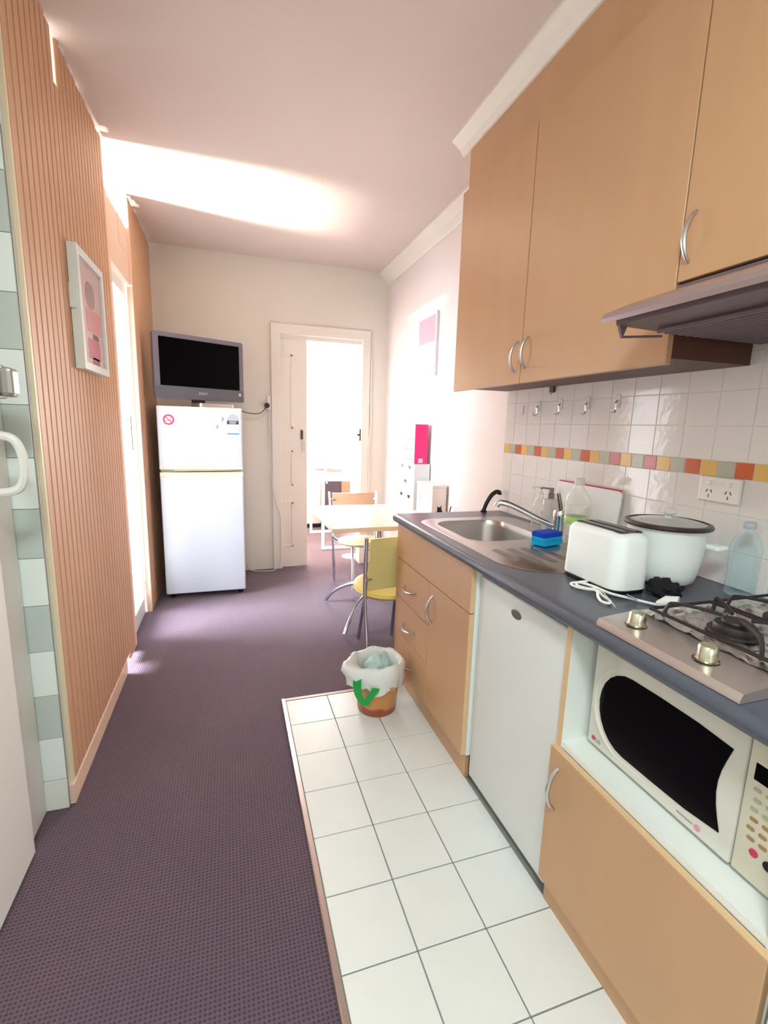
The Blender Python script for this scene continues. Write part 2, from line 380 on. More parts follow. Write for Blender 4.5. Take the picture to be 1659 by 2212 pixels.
# ------------------------------------------------------------------ far doorway
tr = BM(); box(tr, 0.357, 0.437, 4.382, 4.402, 0, 2.19, 0.004); box(tr, 1.179, 1.250, 4.382, 4.402, 0, 2.19, 0.004); box(tr, 0.357, 1.250, 4.380, 4.402, 2.104, 2.19, 0.004)
struct('trim_7', tr, M_trim, 'cream painted frame around the far doorway')
D1 = struct('door_1', B(0.438, 0.676, 4.435, 4.47, 0.012, 2.10, 0.003), M_trim, 'cream panelled sliding door, half open')
obj('sliding_track', B(0.438, 1.178, 4.424, 4.434, 2.070, 2.104), M_trim, D1)
for z0, z1 in ((1.30, 1.94), (0.78, 1.10), (0.20, 0.62)):
    pb = PR([(0.438, z0), (0.545, z0), (0.545, z0+0.012), (0.438, z0+0.012)], 'y', 4.428, 4.436)
    box(pb, 0.438, 0.545, 4.428, 4.436, z1-0.012, z1); box(pb, 0.533, 0.545, 4.428, 4.436, z0, z1)
    obj('panel_moulding', pb, M_trim, D1)
M_dbrass = mat('dark_brass', (92, 72, 62), 0.4, 0.6)
e = BM(); prism(e, [(0.628+0.016*math.sin(a*2*PI/16)*(0.7 if a % 8 in (3, 4, 5) else 1), 1.245+0.045*math.cos(a*2*PI/16)) for a in range(16)], 'y', 4.426, 4.436)
obj('escutcheon', e, M_dbrass, D1); obj('flush_pull', PR(rrect(0.632, 0.658, 1.085, 1.185, 0.012), 'y', 4.427, 4.436), M_brushed, D1)
lk = B(1.166, 1.181, 4.41, 4.44, 1.20, 1.31); box(lk, 1.150, 1.168, 4.42, 4.432, 1.245, 1.265)
st = tag(obj('strike_plate', lk, M_dbrass), 'dark metal latch plate on the right jamb of the far doorway', 'latch')

# ------------------------------------------------------------------ kitchen base units
def arc_handle(name, parent, p0, p1, out, r=0.0055, h=0.028):
    p0, p1, out = Vector(p0), Vector(p1), Vector(out)
    pts = []
    for k in range(13):
        t = k/12; s = math.sin(PI*t)**0.7
        pts.append(p0.lerp(p1, t) + out*h*s)
    rr = [r*(0.75+0.35*math.sin(PI*k/12)) for k in range(13)]
    return obj(name, tube(BM(), pts, rr, 8), M_brushed, parent, True)
OUT = (-1, 0, 0)
sc = thing('sink_cabinet', 'wood laminate base cabinet with three drawers under the sink', 'cabinet', (0, 0, 0))
bm = B(0.824, 1.40, 2.214, 2.232, 0.118, 0.866); box(bm, 0.824, 1.40, 1.440, 1.456, 0.118, 0.866); box(bm, 0.83, 1.40, 1.456, 2.214, 0.118, 0.136); box(bm, 1.38, 1.40, 1.456, 2.214, 0.136, 0.866)
box(bm, 0.824, 0.86, 1.456, 2.214, 0.70, 0.80)
obj('body', bm, M_carcass, sc)
obj('end_panel', B(0.806, 1.40, 2.232, 2.240, 0.0, 0.866), M_lam, sc)
obj('false_front', B(0.805, 0.823, 1.447, 2.231, 0.690, 0.864, 0.0015, 1), M_lam, sc)
for z0, z1, hz in ((0.491, 0.687, 0.575), (0.305, 0.488, 0.378), (0.118, 0.302, 0.186)):
    d = obj('drawer', B(0.805, 0.823, 1.812, 2.231, z0, z1, 0.0015, 1), M_lam, sc)
    arc_handle('handle', d, (0.805, 2.105, hz), (0.805, 1.962, hz+0.008), (-1, 0, -0.35))
d = obj('door', B(0.805, 0.823, 1.447, 1.809, 0.118, 0.687, 0.0015, 1), M_lam, sc)
arc_handle('handle', d, (0.805, 1.770, 0.518), (0.805, 1.770, 0.643), OUT)
obj('door_edge', B(0.8055, 0.8228, 1.4462, 1.4472, 0.119, 0.686), M_lamedge, sc); obj('door_edge', B(0.8055, 0.8228, 1.4462, 1.4472, 0.691, 0.863), M_lamedge, sc)
obj('kickboard', B(0.832, 0.848, 1.456, 2.231, 0.010, 0.118), M_lam, sc)

bf = thing('bar_fridge', 'small white under-counter refrigerator beside the sink cabinet', 'refrigerator')
obj('body', B(0.875, 1.36, 0.972, 1.432, 0.035, 0.83, 0.006), M_appl, bf)
obj('door', B(0.835, 0.872, 0.966, 1.434, 0.040, 0.836, 0.008, 3), M_appl, bf, True)
obj('badge', lathe(BM(), [(0.0, 0), (0.026, 0), (0.026, 0.003), (0.020, 0.005), (0, 0.005)], seg=24, sx=0.55, caps=False), mat('badge_metal', (120, 118, 112), 0.35, 0.7), bf)
bd = bpy.data.objects['badge']; bd.location = (0.8355, 1.205, 0.782); bd.rotation_euler = (0, -PI/2, 0)
obj('foot', B(0.86, 0.89, 1.38, 1.41, 0.010, 0.04), M_black, bf); obj('foot', B(0.86, 0.89, 0.99, 1.02, 0.010, 0.04), M_black, bf)

mc = thing('microwave_cabinet', 'wood laminate base cabinet with an open white niche above its door', 'cabinet')
bm = B(0.824, 1.40, 0.940, 0.958, 0.10, 0.866); box(bm, 0.824, 1.40, 0.400, 0.418, 0.10, 0.866); box(bm, 0.826, 1.40, 0.418, 0.940, 0.512, 0.530); box(bm, 1.385, 1.40, 0.418, 0.940, 0.53, 0.866); box(bm, 0.826, 1.40, 0.418, 0.940, 0.10, 0.118)
obj('body', bm, M_carcass, mc)
obj('edge_strip', B(0.8225, 0.824, 0.940, 0.958, 0.514, 0.866), M_lamedge, mc)
d = obj('door', B(0.805, 0.823, 0.402, 0.957, 0.098, 0.513, 0.0012, 1), M_lam, mc)
arc_handle('handle', d, (0.805, 0.920, 0.343), (0.805, 0.920, 0.468), OUT)
obj('door_edge', B(0.8055, 0.8228, 0.403, 0.956, 0.513, 0.5138), M_lamedge, mc)
obj('kickboard', B(0.832, 0.848, 0.40, 0.958, 0.010, 0.10), M_lam, mc)
wc = thing('white_base_unit', 'white base unit at the lower right corner', 'cabinet')
obj('body', B(0.83, 1.40, -0.30, 0.392, 0.10, 0.866), M_carcass, wc); obj('door', B(0.806, 0.828, -0.29, 0.388, 0.105, 0.86, 0.002), M_appl, wc); obj('kickboard', B(0.85, 0.87, -0.30, 0.39, 0.010, 0.10), M_carcass, wc)

# worktop with the sink cut-out
HX0, HX1, HY0, HY1 = 0.886, 1.262, 1.60, 2.05
nose = [(0.83, 0.866), (0.800, 0.866), (0.791, 0.870), (0.786, 0.878), (0.785, 0.887), (0.787, 0.896), (0.793, 0.903), (0.803, 0.906), (0.83, 0.906)]
bm = PR(nose, 'y', -0.35, 2.268)
box(bm, 0.83, HX0, -0.35, 2.268, 0.866, 0.906); box(bm, HX1, 1.408, -0.35, 2.268, 0.866, 0.906)
box(bm, HX0, HX1, -0.35, HY0, 0.866, 0.906); box(bm, HX0, HX1, HY1, 2.268, 0.866, 0.906)
ct = obj('worktop', bm, M_ctr, None, True, 'dark grey laminate kitchen worktop with rounded front edge', 'worktop')

# sink
sk = thing('kitchen_sink', 'stainless steel sink with drainer set into the grey worktop', 'sink')
outer = rrect(0.850, 1.352, 1.205, 2.098, [0.09, 0.09, 0.17, 0.10], 8)
inner = rrect(0.900, 1.245, 1.622, 2.036, [0.09, 0.09, 0.09, 0.09], 8)
bm = BM()
def loop(pts, z):
    vs = [bm.verts.new((x, y, z)) for x, y in pts]
    es = [bm.edges.new((vs[i], vs[(i+1) % len(vs)])) for i in range(len(vs))]
    return vs, es
ov, oe = loop(outer, 0.9095); iv, ie = loop(inner, 0.9085)
bmesh.ops.triangle_fill(bm, edges=oe+ie, use_beauty=True)
def bridge(a, b):
    for i in range(len(a)): bm.faces.new((a[i], a[(i+1) % len(a)], b[(i+1) % len(a)], b[i]))
lo, _ = loop(rrect(0.846, 1.356, 1.201, 2.102, [0.09, 0.09, 0.174, 0.10], 8), 0.9065); bridge(ov, lo)
prev = iv
for ins, z in ((0.004, 0.900), (0.007, 0.88), (0.014, 0.80), (0.022, 0.772), (0.045, 0.757), (0.075, 0.752)):
    nv, _ = loop(rrect(0.900+ins, 1.245-ins, 1.622+ins, 2.036-ins, 0.09-ins*0.5, 8), z); bridge(prev, nv); prev = nv
bm.faces.new(prev)
obj('basin', bm, M_steel, sk, True)
M_groove = mat('drainer_groove', (150, 144, 140), 0.4, 1.0)
for x in (0.905, 0.965, 1.025, 1.085):
    y0 = 1.30 if x > 0.92 else 1.345
    obj('drainer_rib', PR(rrect(x, x+0.03, y0, 1.50, 0.014, 4), 'z', 0.9085, 0.9115), M_groove, sk)
obj('drain', lathe(BM(), [(0.0, 0), (0.038, 0), (0.040, 0.003), (0, 0.003)], (1.07, 1.83, 0.7525), 20, caps=False), M_chrome, sk, True)
# tap
tp = thing('mixer_tap', 'chrome mixer tap with a long swivel spout over the sink', 'tap', (1.29, 1.615, 0.9095))
obj('base', lathe(BM(), [(0.033, 0), (0.033, 0.006), (0.027, 0.010), (0.027, 0.085), (0.029, 0.09), (0.029, 0.108), (0.024, 0.118), (0.0, 0.124)], seg=20, caps=False), M_chrome, tp, True)
obj('spout', TB([(-0.015, 0.01, 0.050), (-0.06, 0.045, 0.070), (-0.13, 0.095, 0.108), (-0.175, 0.125, 0.128), (-0.205, 0.14, 0.130), (-0.214, 0.145, 0.115)], [0.013]*0 or 0.0125, 10, 4), M_chrome, tp, True)
obj('lever', TB([(0, 0, 0.115), (-0.004, 0.004, 0.145), (-0.010, 0.012, 0.185)], [0.010, 0.009, 0.008], 8), mat('tap_lever', (120, 116, 112), 0.25, 1.0), tp, True)

# ------------------------------------------------------------------ wall cabinets, hood
uc = thing('wall_cabinet', 'two-door wood laminate wall cabinet above the sink', 'cabinet')
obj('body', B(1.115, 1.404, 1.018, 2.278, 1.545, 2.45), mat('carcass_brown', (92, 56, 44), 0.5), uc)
for (y0, y1, hy) in ((1.692, 2.280, 1.728), (1.016, 1.688, 1.655)):
    d = obj('door', B(1.095, 1.114, y0, y1, 1.529, 2.448, 0.0015, 1), M_lam, uc)
    z0 = 1.573 if hy > 1.7 else 1.582
    arc_handle('handle', d, (1.095, hy, z0), (1.095, hy-0.004, z0+0.118), OUT)
hc = thing('hood_cabinet', 'wood laminate wall cabinet above the range hood', 'cabinet')
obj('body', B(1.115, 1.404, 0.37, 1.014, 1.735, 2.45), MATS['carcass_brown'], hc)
d = obj('door', B(1.095, 1.114, 0.37, 1.012, 1.728, 2.448, 0.0015, 1), M_lam, hc)
arc_handle('handle', d, (1.095, 0.985, 1.768), (1.095, 0.981, 1.884), OUT)
wn = thing('wall_cabinet_near', 'wood laminate wall cabinet at the upper right edge', 'cabinet')
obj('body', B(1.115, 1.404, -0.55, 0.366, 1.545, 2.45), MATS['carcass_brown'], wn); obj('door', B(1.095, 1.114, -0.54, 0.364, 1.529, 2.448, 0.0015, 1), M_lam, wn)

rh = thing('range_hood', 'slim grey slide-out range hood under the wall cabinet', 'range hood')
M_hood = mat('hood_metal', (168, 150, 150), 0.35, 0.55); M_hoodk = mat('hood_dark', (122, 106, 110), 0.45, 0.3)
obj('body', B(1.10, 1.40, 0.385, 1.010, 1.612, 1.722), M_hoodk, rh)
obj('visor', PR([(0.872, 1.608), (0.868, 1.618), (0.874, 1.630), (0.95, 1.662), (1.092, 1.712), (1.092, 1.690), (0.95, 1.636), (0.885, 1.612)], 'y', 0.385, 1.006), M_hood, rh, True)
obj('filter_frame', PR([(0.905, 1.606), (0.905, 1.620), (1.10, 1.640), (1.38, 1.612), (1.38, 1.598), (1.10, 1.600)], 'y', 0.40, 0.996), M_hoodk, rh)
for k in range(16):
    x = 1.00+0.023*k
    obj('filter_slat', B(x, x+0.010, 0.43, 0.965, 1.590, 1.600, 0.002, 1), M_hoodk, rh)
obj('side_flap', PR([(0.905, 1.622), (0.945, 1.626), (0.925, 1.578)], 'y', 0.992, 1.000), M_hoodk, rh)
obj('side_rail', TB([(0.925, 0.996, 1.580), (1.05, 0.996, 1.592)], 0.003, 6), M_hoodk, rh)

# ------------------------------------------------------------------ microwave
mw = thing('microwave', 'cream-white microwave oven in the cabinet niche', 'microwave', (0, 0, 0))
XF = 0.886
obj('body', B(XF+0.02, 1.24, 0.445, 0.918, 0.540, 0.835, 0.006), M_appl, mw, True)
obj('foot', B(XF+0.04, XF+0.07, 0.86, 0.89, 0.530, 0.541), M_black, mw); obj('foot', B(XF+0.04, XF+0.07, 0.47, 0.50, 0.530, 0.541), M_black, mw)
M_mw = mat('microwave_shell', (226, 222, 212), 0.4)
dr = obj('door', B(XF, XF+0.02, 0.533, 0.918, 0.540, 0.835, 0.005, 3), M_mw, mw, True)
pts = []
for k in range(13):
    a = math.radians(90-180*k/12); pts.append((0.800+0.088*math.cos(a), 0.676+0.102*math.sin(a)))
pts += [(0.72, 0.575), (0.63, 0.578), (0.558, 0.588)]
for k in range(1, 7): t = k/7; pts.append((0.558+0.018*math.sin(PI*t), 0.588+0.176*t))
pts += [(0.557, 0.770), (0.63, 0.777), (0.72, 0.779)]
obj('window', PR(pts, 'x', XF-0.002, XF+0.003), M_glassblk, dr)
ring = BM()
cx = sum(p[0] for p in pts)/len(pts); cz = sum(p[1] for p in pts)/len(pts)
big = [(cx+(p[0]-cx)*1.10, cz+(p[1]-cz)*1.14) for p in pts[2:14]]
bl_ = smoothline([(XF+0.001, y, z) for y, z in big], 2); tube(ring, bl_, [0.0015+0.005*math.sin(PI*k/(len(bl_)-1)) for k in range(len(bl_))], 8)
obj('door_ridge', ring, M_mw, dr, True)
cp = obj('control_panel', B(XF+0.002, XF+0.02, 0.445, 0.531, 0.540, 0.835, 0.004, 2), mat('microwave_panel', (222, 216, 196), 0.45), mw, True)
obj('display', B(XF+0.0008, XF+0.004, 0.452, 0.518, 0.738, 0.772, 0.001, 1), M_glassblk, cp)
M_btn1 = mat('button_green', (176, 182, 156), 0.5); M_btn2 = mat('button_brown', (168, 134, 92), 0.5); M_red = mat('button_red', (206, 60, 92), 0.4)
for r in range(6):
    for q in range(3):
        y = 0.508-q*0.021-(r % 2)*0.003; z = 0.722-r*0.0195
        obj('button', PR(rrect(y-0.007, y+0.007, z-0.0035, z+0.0035, 0.003, 3), 'x', XF+0.0005, XF+0.003), M_btn1 if r < 3 else M_btn2, cp)
def disc_x(name, y, z, r, material, parent, x0, x1, rz=None):
    return obj(name, PR([(y+r*math.cos(2*PI*k/20), z+(rz or r)*math.sin(2*PI*k/20)) for k in range(20)], 'x', x0, x1), material, parent)
disc_x('stop_button', 0.496, 0.602, 0.0075, M_red, cp, XF, XF+0.003); disc_x('start_button', 0.470, 0.598, 0.009, M_black, cp, XF, XF+0.003)
disc_x('logo_disc', 0.895, 0.561, 0.006, M_red, dr, XF-0.001, XF+0.002)
M_ltxt = mat('logo_grey', (150, 150, 148), 0.5)
RX = Matrix(((0, 0, -1), (-1, 0, 0), (0, 1, 0))).to_4x4()     # text facing -x, reading along -y
text('logo_letters', 'LG', 0.014, Matrix.Translation((XF-0.0006, 0.879, 0.560)) @ RX, M_ltxt, dr)
disc_x('round_mark', 0.600, 0.559, 0.007, mat('mark_pink', (226, 150, 178), 0.5), dr, XF-0.001, XF+0.002)
for k in range(9): obj('printed_line', B(XF-0.0006, XF+0.001, 0.611+k*0.0042, 0.6142+k*0.0042, 0.5570, 0.5605), M_ltxt, dr)

# ------------------------------------------------------------------ hob
hb = thing('gas_hob', 'two-burner steel gas hob with foil lining in the worktop', 'hob', (0, 0, 0))
obj('tray', PR([(0.800, 0.907), (0.800, 0.914), (0.806, 0.924), (0.90, 0.932), (1.29, 0.932), (1.296, 0.926), (1.296, 0.907)], 'y', 0.507, 0.840), mat('hob_steel', (208, 196, 192), 0.32, 0.8), hb, True)
bm = BM(); nx, ny = 34, 26; g = []
for i in range(nx):
    row = []
    for j in range(ny):
        x = 0.905+0.375*i/(nx-1); y = 0.52+0.308*j/(ny-1)
        z = 0.937+0.006*noise.noise(Vector((x*28, y*28, 1)))+0.005*noise.noise(Vector((x*70, y*70, 4)))
        row.append(bm.verts.new((x, y, max(z, 0.9335))))
    g.append(row)
for i in range(nx-1):
    for j in range(ny-1): bm.faces.new((g[i][j], g[i+1][j], g[i+1][j+1], g[i][j+1]))
obj('foil_lining', bm, mat('foil', (224, 220, 218), 0.32, 1.0), hb)
M_iron = mat('cast_iron', (44, 34, 36), 0.55); M_knob = mat('knob_metal', (214, 214, 190), 0.22, 1.0)
for y in (0.778, 0.612):
    kn = obj('knob', lathe(BM(), [(0.022, 0.0), (0.022, 0.003), (0.0185, 0.004), (0.0185, 0.010), (0.017, 0.028), (0.015, 0.031), (0, 0.031)], (0.853, y, 0.9265), 20, caps=False), M_knob, hb, True)
    obj('knob_ring', lathe(BM(), [(0.024, 0), (0.024, 0.0025), (0, 0.0025)], (0.853, y, 0.9262), 20, caps=False), M_black, kn, True)
for bx, by, R in ((1.005, 0.672, 0.040), (1.20, 0.672, 0.050)):
    bu = obj('burner', lathe(BM(), [(R*1.25, 0), (R*1.25, 0.006), (R, 0.008), (R, 0.016), (R*0.95, 0.020), (R*0.4, 0.022), (0, 0.022)], (bx, by, 0.938), 24, caps=False), M_iron, hb, True)
    obj('burner_cap', lathe(BM(), [(R*0.62, 0), (R*0.66, 0.004), (R*0.6, 0.008), (0, 0.009)], (bx, by, 0.959), 20, caps=False), M_iron, bu, True)
    tv = BM()
    for a in range(4):
        an = a*PI/2+PI/4; c, s = math.cos(an), math.sin(an)
        f = lambda r, z: (bx+c*r*0.92, by+s*r*1.28, z)
        tube(tv, smoothline([f(0.022, 0.972), f(0.055, 0.976), f(0.100, 0.976), f(0.112, 0.968), f(0.118, 0.940)], 3), 0.0042, 6)
    rp = [(bx+0.092*sx, by+0.128*sy, 0.952) for sx, sy in ((1, 1), (1, -1), (-1, -1), (-1, 1), (1, 1))]
    tube(tv, rp, 0.004, 6)
    obj('pan_support', tv, M_iron, hb, True)

# ------------------------------------------------------------------ worktop objects
WZ = 0.9065
ts = thing('toaster', 'white two-slot toaster on the worktop', 'toaster', (1.046, 1.096, WZ))
M_toast = mat('toaster_white', (240, 244, 242), 0.28)
def superbox(a, b, h, taper=0.0, n=10, rc=0.035, top=0.02):
    bm = BM(); rings = []
    for z, ins in ((0.0, 0.004), (0.004, 0.0), (h-top, taper), (h-top*0.6, taper+top*0.12), (h-top*0.25, taper+top*0.4), (h, taper+top)):
        rings.append([bm.verts.new((x, y, z)) for x, y in rrect(-a+ins, a-ins, -b+ins, b-ins, rc, n)])
    for p, q in zip(rings, rings[1:]):
        for i in range(len(p)): bm.faces.new((p[i], p[(i+1) % len(p)], q[(i+1) % len(p)], q[i]))
    bm.faces.new(rings[0][::-1]); bm.faces.new(rings[-1]); return bm
tb = superbox(0.064, 0.116, 0.160, 0.003, rc=0.040)
bmesh.ops.translate(tb, verts=tb.verts, vec=(0, 0, 0.012))
obj('shell', tb, M_toast, ts, True)
obj('base', superbox(0.060, 0.110, 0.014, 0, 6, 0.03, 0.002), M_black, ts)
obj('slot_plate', PR(rrect(-0.040, 0.040, -0.092, 0.092, 0.012, 4), 'z', 0.1715, 0.1732), mat('toaster_plate', (70, 66, 66), 0.3, 0.7), ts)
for x in (-0.019, 0.019):
    obj('slot', B(x-0.0125, x+0.0125, -0.083, 0.083, 0.173, 0.1742), M_black, ts)
    obj('slot_wire', B(x-0.002, x+0.002, -0.081, 0.081, 0.1742, 0.1760), M_brushed, ts)
obj('lever', B(-0.014, 0.014, 0.114, 0.130, 0.10, 0.112, 0.003), M_black, ts)
# bundled power cord of the toaster
M_cord = mat('cord_white', (240, 240, 236), 0.4)
zc = WZ
cordpts = [(0.985, 1.085, zc+0.012), (0.955, 1.092, zc+0.008), (0.940, 1.075, zc+0.006), (0.948, 1.045, zc+0.007), (0.958, 1.015, zc+0.012), (0.947, 0.985, zc+0.008), (0.940, 0.950, zc+0.006), (0.925, 0.935, zc+0.006), (0.915, 0.950, zc+0.006), (0.925, 0.975, zc+0.009), (0.945, 1.005, zc+0.014), (0.935, 1.035, zc+0.010), (0.925, 1.065, zc+0.007), (0.935, 1.095, zc+0.006), (0.955, 1.085, zc+0.010), (0.955, 1.03, zc+0.018), (0.972, 0.985, zc+0.012), (1.005, 0.955, zc+0.007), (1.03, 0.915, zc+0.006), (1.045, 0.885, zc+0.008)]
loc = Vector((1.046, 1.096, WZ))
cd_ = obj('power_cord', TB([Vector(p)-loc for p in cordpts], 0.0038, 7, 5), M_cord, ts, True)
pl = BM(); tube(pl, [Vector(p)-loc for p in ((1.040, 0.895, zc+0.010), (1.050, 0.878, zc+0.020), (1.064, 0.855, zc+0.021))], [0.007, 0.016, 0.020], 10)
obj('plug', pl, M_cord, cd_, True)
tg = B(-0.014, 0.014, -0.010, 0.010, 0, 0.0008); bmesh.ops.rotate(tg, verts=tg.verts, cent=(0, 0, 0), matrix=Matrix.Rotation(0.5, 3, 'Y') @ Matrix.Rotation(-0.9, 3, 'Z')); bmesh.ops.translate(tg, verts=tg.verts, vec=Vector((1.008, 0.945, zc+0.012))-loc)
obj('tag', tg, M_cord, cd_)
obj('twist_tie', TB([Vector(p)-loc for p in ((0.945, 1.02, zc+0.018), (0.958, 1.005, zc+0.018), (0.93, 0.93, zc+0.008), (0.925, 0.915, zc+0.004))], 0.0012, 5), M_cord, cd_)

rc = thing('rice_cooker', 'round white rice cooker with glass lid behind the toaster', 'rice cooker', (1.232, 1.062, WZ))
obj('body', lathe(BM(), [(0.0, 0.012), (0.078, 0.012), (0.086, 0.018), (0.092, 0.04), (0.101, 0.10), (0.106, 0.172), (0.108, 0.176), (0.0, 0.178)], seg=36, caps=False), M_toast, rc, True)
for a in range(3):
    an = 0.6+a*2*PI/3; obj('foot', lathe(BM(), [(0.0, 0), (0.010, 0), (0.010, 0.014), (0, 0.014)], (0.065*math.cos(an), 0.065*math.sin(an), 0), 10, caps=False), M_black, rc)
ld = obj('lid', lathe(BM(), [(0.113, 0.178), (0.110, 0.184), (0.085, 0.190), (0.05, 0.196), (0.0, 0.198), (0.0, 0.196), (0.05, 0.194), (0.085, 0.188), (0.108, 0.178)], seg=36, caps=False), clearplastic('lid_glass', (206, 206, 204), 0.35), rc, True)
obj('lid_rim', lathe(BM(), [(0.106, 0.174), (0.116, 0.176), (0.118, 0.181), (0.114, 0.187), (0.104, 0.189), (0.106, 0.174)], seg=40, caps=False), mat('rim_dark', (58, 46, 42), 0.3), ld, True)
obj('lid_knob', lathe(BM(), [(0.010, 0.196), (0.008, 0.206), (0.020, 0.212), (0.022, 0.220), (0.012, 0.226), (0, 0.227)], seg=16, caps=False), clearplastic('knob_clear', (226, 226, 222), 0.5), ld, True)
obj('handle', B(0.060, 0.105, -0.118, -0.075, 0.118, 0.135, 0.006), M_toast, rc)

bm = bmesh.new(); bmesh.ops.create_icosphere(bm, subdivisions=4, radius=1)
for v in bm.verts:
    d = 1+0.35*noise.noise(v.co*2.3)+0.22*noise.noise(v.co*5.5); v.co = Vector((v.co.x*0.034*d, v.co.y*0.042*d, max(-0.6, v.co.z)*0.028*d+0.0185))
o = obj('black_cloth', bm, mat('black_fabric', (22, 20, 26), 0.9), None, True, 'crumpled black cloth between the toaster and rice cooker', 'cloth', auto=False); o.location = (1.128, 0.955, WZ+0.004)

def bottle(name, label, loc, prof, material, parts, seg=24):
    t = thing(name, label, 'bottle', loc)
    b = obj('body', lathe(BM(), prof, seg=seg, caps=False), material, t, True)
    for nm, pr, mt in parts: obj(nm, lathe(BM(), pr, seg=seg, caps=False), mt, t, True)
    return t
M_clear = clearplastic('clear_plastic', (232, 232, 224), 0.08); M_blueclear = clearplastic('blue_plastic', (216, 224, 232), 0.0)
bottle('detergent_bottle', 'clear bottle with green label standing behind the toaster', (1.294, 1.525, WZ), [(0.0, 0.002), (0.040, 0.002), (0.044, 0.010), (0.044, 0.085), (0.042, 0.10), (0.045, 0.115), (0.046, 0.165), (0.043, 0.190), (0.030, 0.215), (0.020, 0.226), (0.018, 0.238), (0, 0.238)], M_clear,
       [('contents', [(0, 0.006), (0.038, 0.006), (0.041, 0.014), (0.041, 0.082), (0.039, 0.10), (0.042, 0.115), (0.043, 0.155), (0, 0.156)], clearplastic('pale_liquid', (246, 243, 224), 0.08)), ('cap', [(0.0185, 0.236), (0.0195, 0.238), (0.0195, 0.258), (0.016, 0.262), (0, 0.262)], mat('cap_clear', (216, 212, 202), 0.3)),
        ('label_band', [(0.0445, 0.085), (0.0452, 0.086), (0.0452, 0.112), (0.0445, 0.113)], mat('label_green', (170, 206, 120), 0.5, var=0.4, vscale=40))])
wb = bottle('water_bottle', 'empty blue-tinted plastic water bottle beside the hob', (1.345, 0.905, WZ), [(0.0, 0.004), (0.028, 0.002), (0.036, 0.008), (0.037, 0.018), (0.035, 0.026), (0.037, 0.034), (0.035, 0.046), (0.037, 0.056), (0.035, 0.068), (0.037, 0.078), (0.038, 0.11), (0.038, 0.140), (0.034, 0.158), (0.024, 0.178), (0.014, 0.190), (0.013, 0.198), (0, 0.198)], M_blueclear,
       [('cap', [(0.014, 0.194), (0.0155, 0.196), (0.0155, 0.210), (0.013, 0.212), (0, 0.212)], mat('cap_grey', (186, 192, 198), 0.35))])
sd = bottle('soap_dispenser', 'clear soap pump bottle with dark print beside the tap', (1.345, 1.83, WZ), [(0.0, 0.002), (0.030, 0.002), (0.033, 0.008), (0.034, 0.06), (0.031, 0.10), (0.024, 0.128), (0.013, 0.140), (0.012, 0.150), (0, 0.150)], M_clear,
       [('pump_collar', [(0.014, 0.146), (0.014, 0.160), (0.006, 0.162), (0.005, 0.185), (0, 0.185)], mat('pump_white', (232, 230, 224), 0.35))])
obj('nozzle', TB([(0.0, 0, 0.186), (-0.02, 0.012, 0.188), (-0.035, 0.02, 0.182)], 0.005, 8), MATS['pump_white'], sd, True)
pp = BM(); prism(pp, [(0.012*math.cos(2*PI*k/14), 0.075+0.016*math.sin(2*PI*k/14)) for k in range(14)], 'y', -0.0365, -0.032)
obj('printed_mark', pp, mat('print_dark', (72, 70, 90), 0.5), sd)
sq = thing('soap_bottle', 'pale square soap bottle with a brown pump beside the chopping board', 'bottle', (1.352, 1.765, WZ))
obj('body', superbox(0.026, 0.026, 0.145, 0.0, 5, 0.012, 0.012), clearplastic('pale_plastic', (216, 212, 206), 0.45), sq, True)
obj('pump', lathe(BM(), [(0.014, 0.143), (0.014, 0.166), (0.010, 0.170), (0.010, 0.192), (0, 0.193)], seg=14, caps=False), mat('pump_brown', (128, 112, 104), 0.4), sq, True)
obj('nozzle', TB([(0, 0, 0.188), (-0.03, 0.02, 0.190), (-0.04, 0.027, 0.187)], 0.004, 6), MATS['pump_brown'], sq, True)

cb = thing('chopping_board', 'white chopping board with red rim leaning on the tiles', 'chopping board', (1.365, 1.585, WZ))
cb.rotation_euler = (0, 0.10, 0)
obj('board', PR(rrect(-0.185, 0.185, 0.003, 0.225, 0.016, 5), 'x', -0.004, 0.004), mat('board_white', (236, 234, 232), 0.45), cb)
obj('rim', TB([(0.0, -0.178, 0.227), (0.0, 0.178, 0.227)], 0.0035, 6), mat('rim_red', (206, 52, 84), 0.4), cb)

sp = thing('sponge', 'two-tone blue kitchen sponge on the drainer', 'sponge', (1.165, 1.525, 0.9115), 0.30)
sp.rotation_euler = (0, 0, 0.25)
obj('foam', B(-0.052, 0.052, -0.032, 0.032, 0, 0.034, 0.004), mat('sponge_cyan', (0, 168, 226), 0.9, bump=0.5, bscale=120), sp)
obj('groove', B(-0.0525, 0.0525, -0.0325, 0.0325, 0.019, 0.0205), mat('sponge_line', (0, 110, 180), 0.9), sp)
obj('scourer', B(-0.052, 0.052, -0.032, 0.032, 0.034, 0.052, 0.003), mat('sponge_blue', (8, 70, 206), 0.95, bump=0.8, bscale=200), sp)

kt = thing('curved_black_handle', 'black curved handle standing at the far end of the worktop', 'handle', (1.30, 2.24, WZ))
obj('grip', TB([(-0.010, 0, 0.0), (-0.004, 0, 0.025), (0.012, 0, 0.060), (0.036, 0, 0.092), (0.062, 0, 0.108), (0.080, 0, 0.104), (0.082, 0, 0.092)], [0.012]*0 or 0.012, 10, 3), M_black, kt, True)
obj('foot', lathe(BM(), [(0.018, 0), (0.018, 0.006), (0.012, 0.010), (0, 0.010)], (-0.008, 0, 0), 14, caps=False), M_black, kt, True)

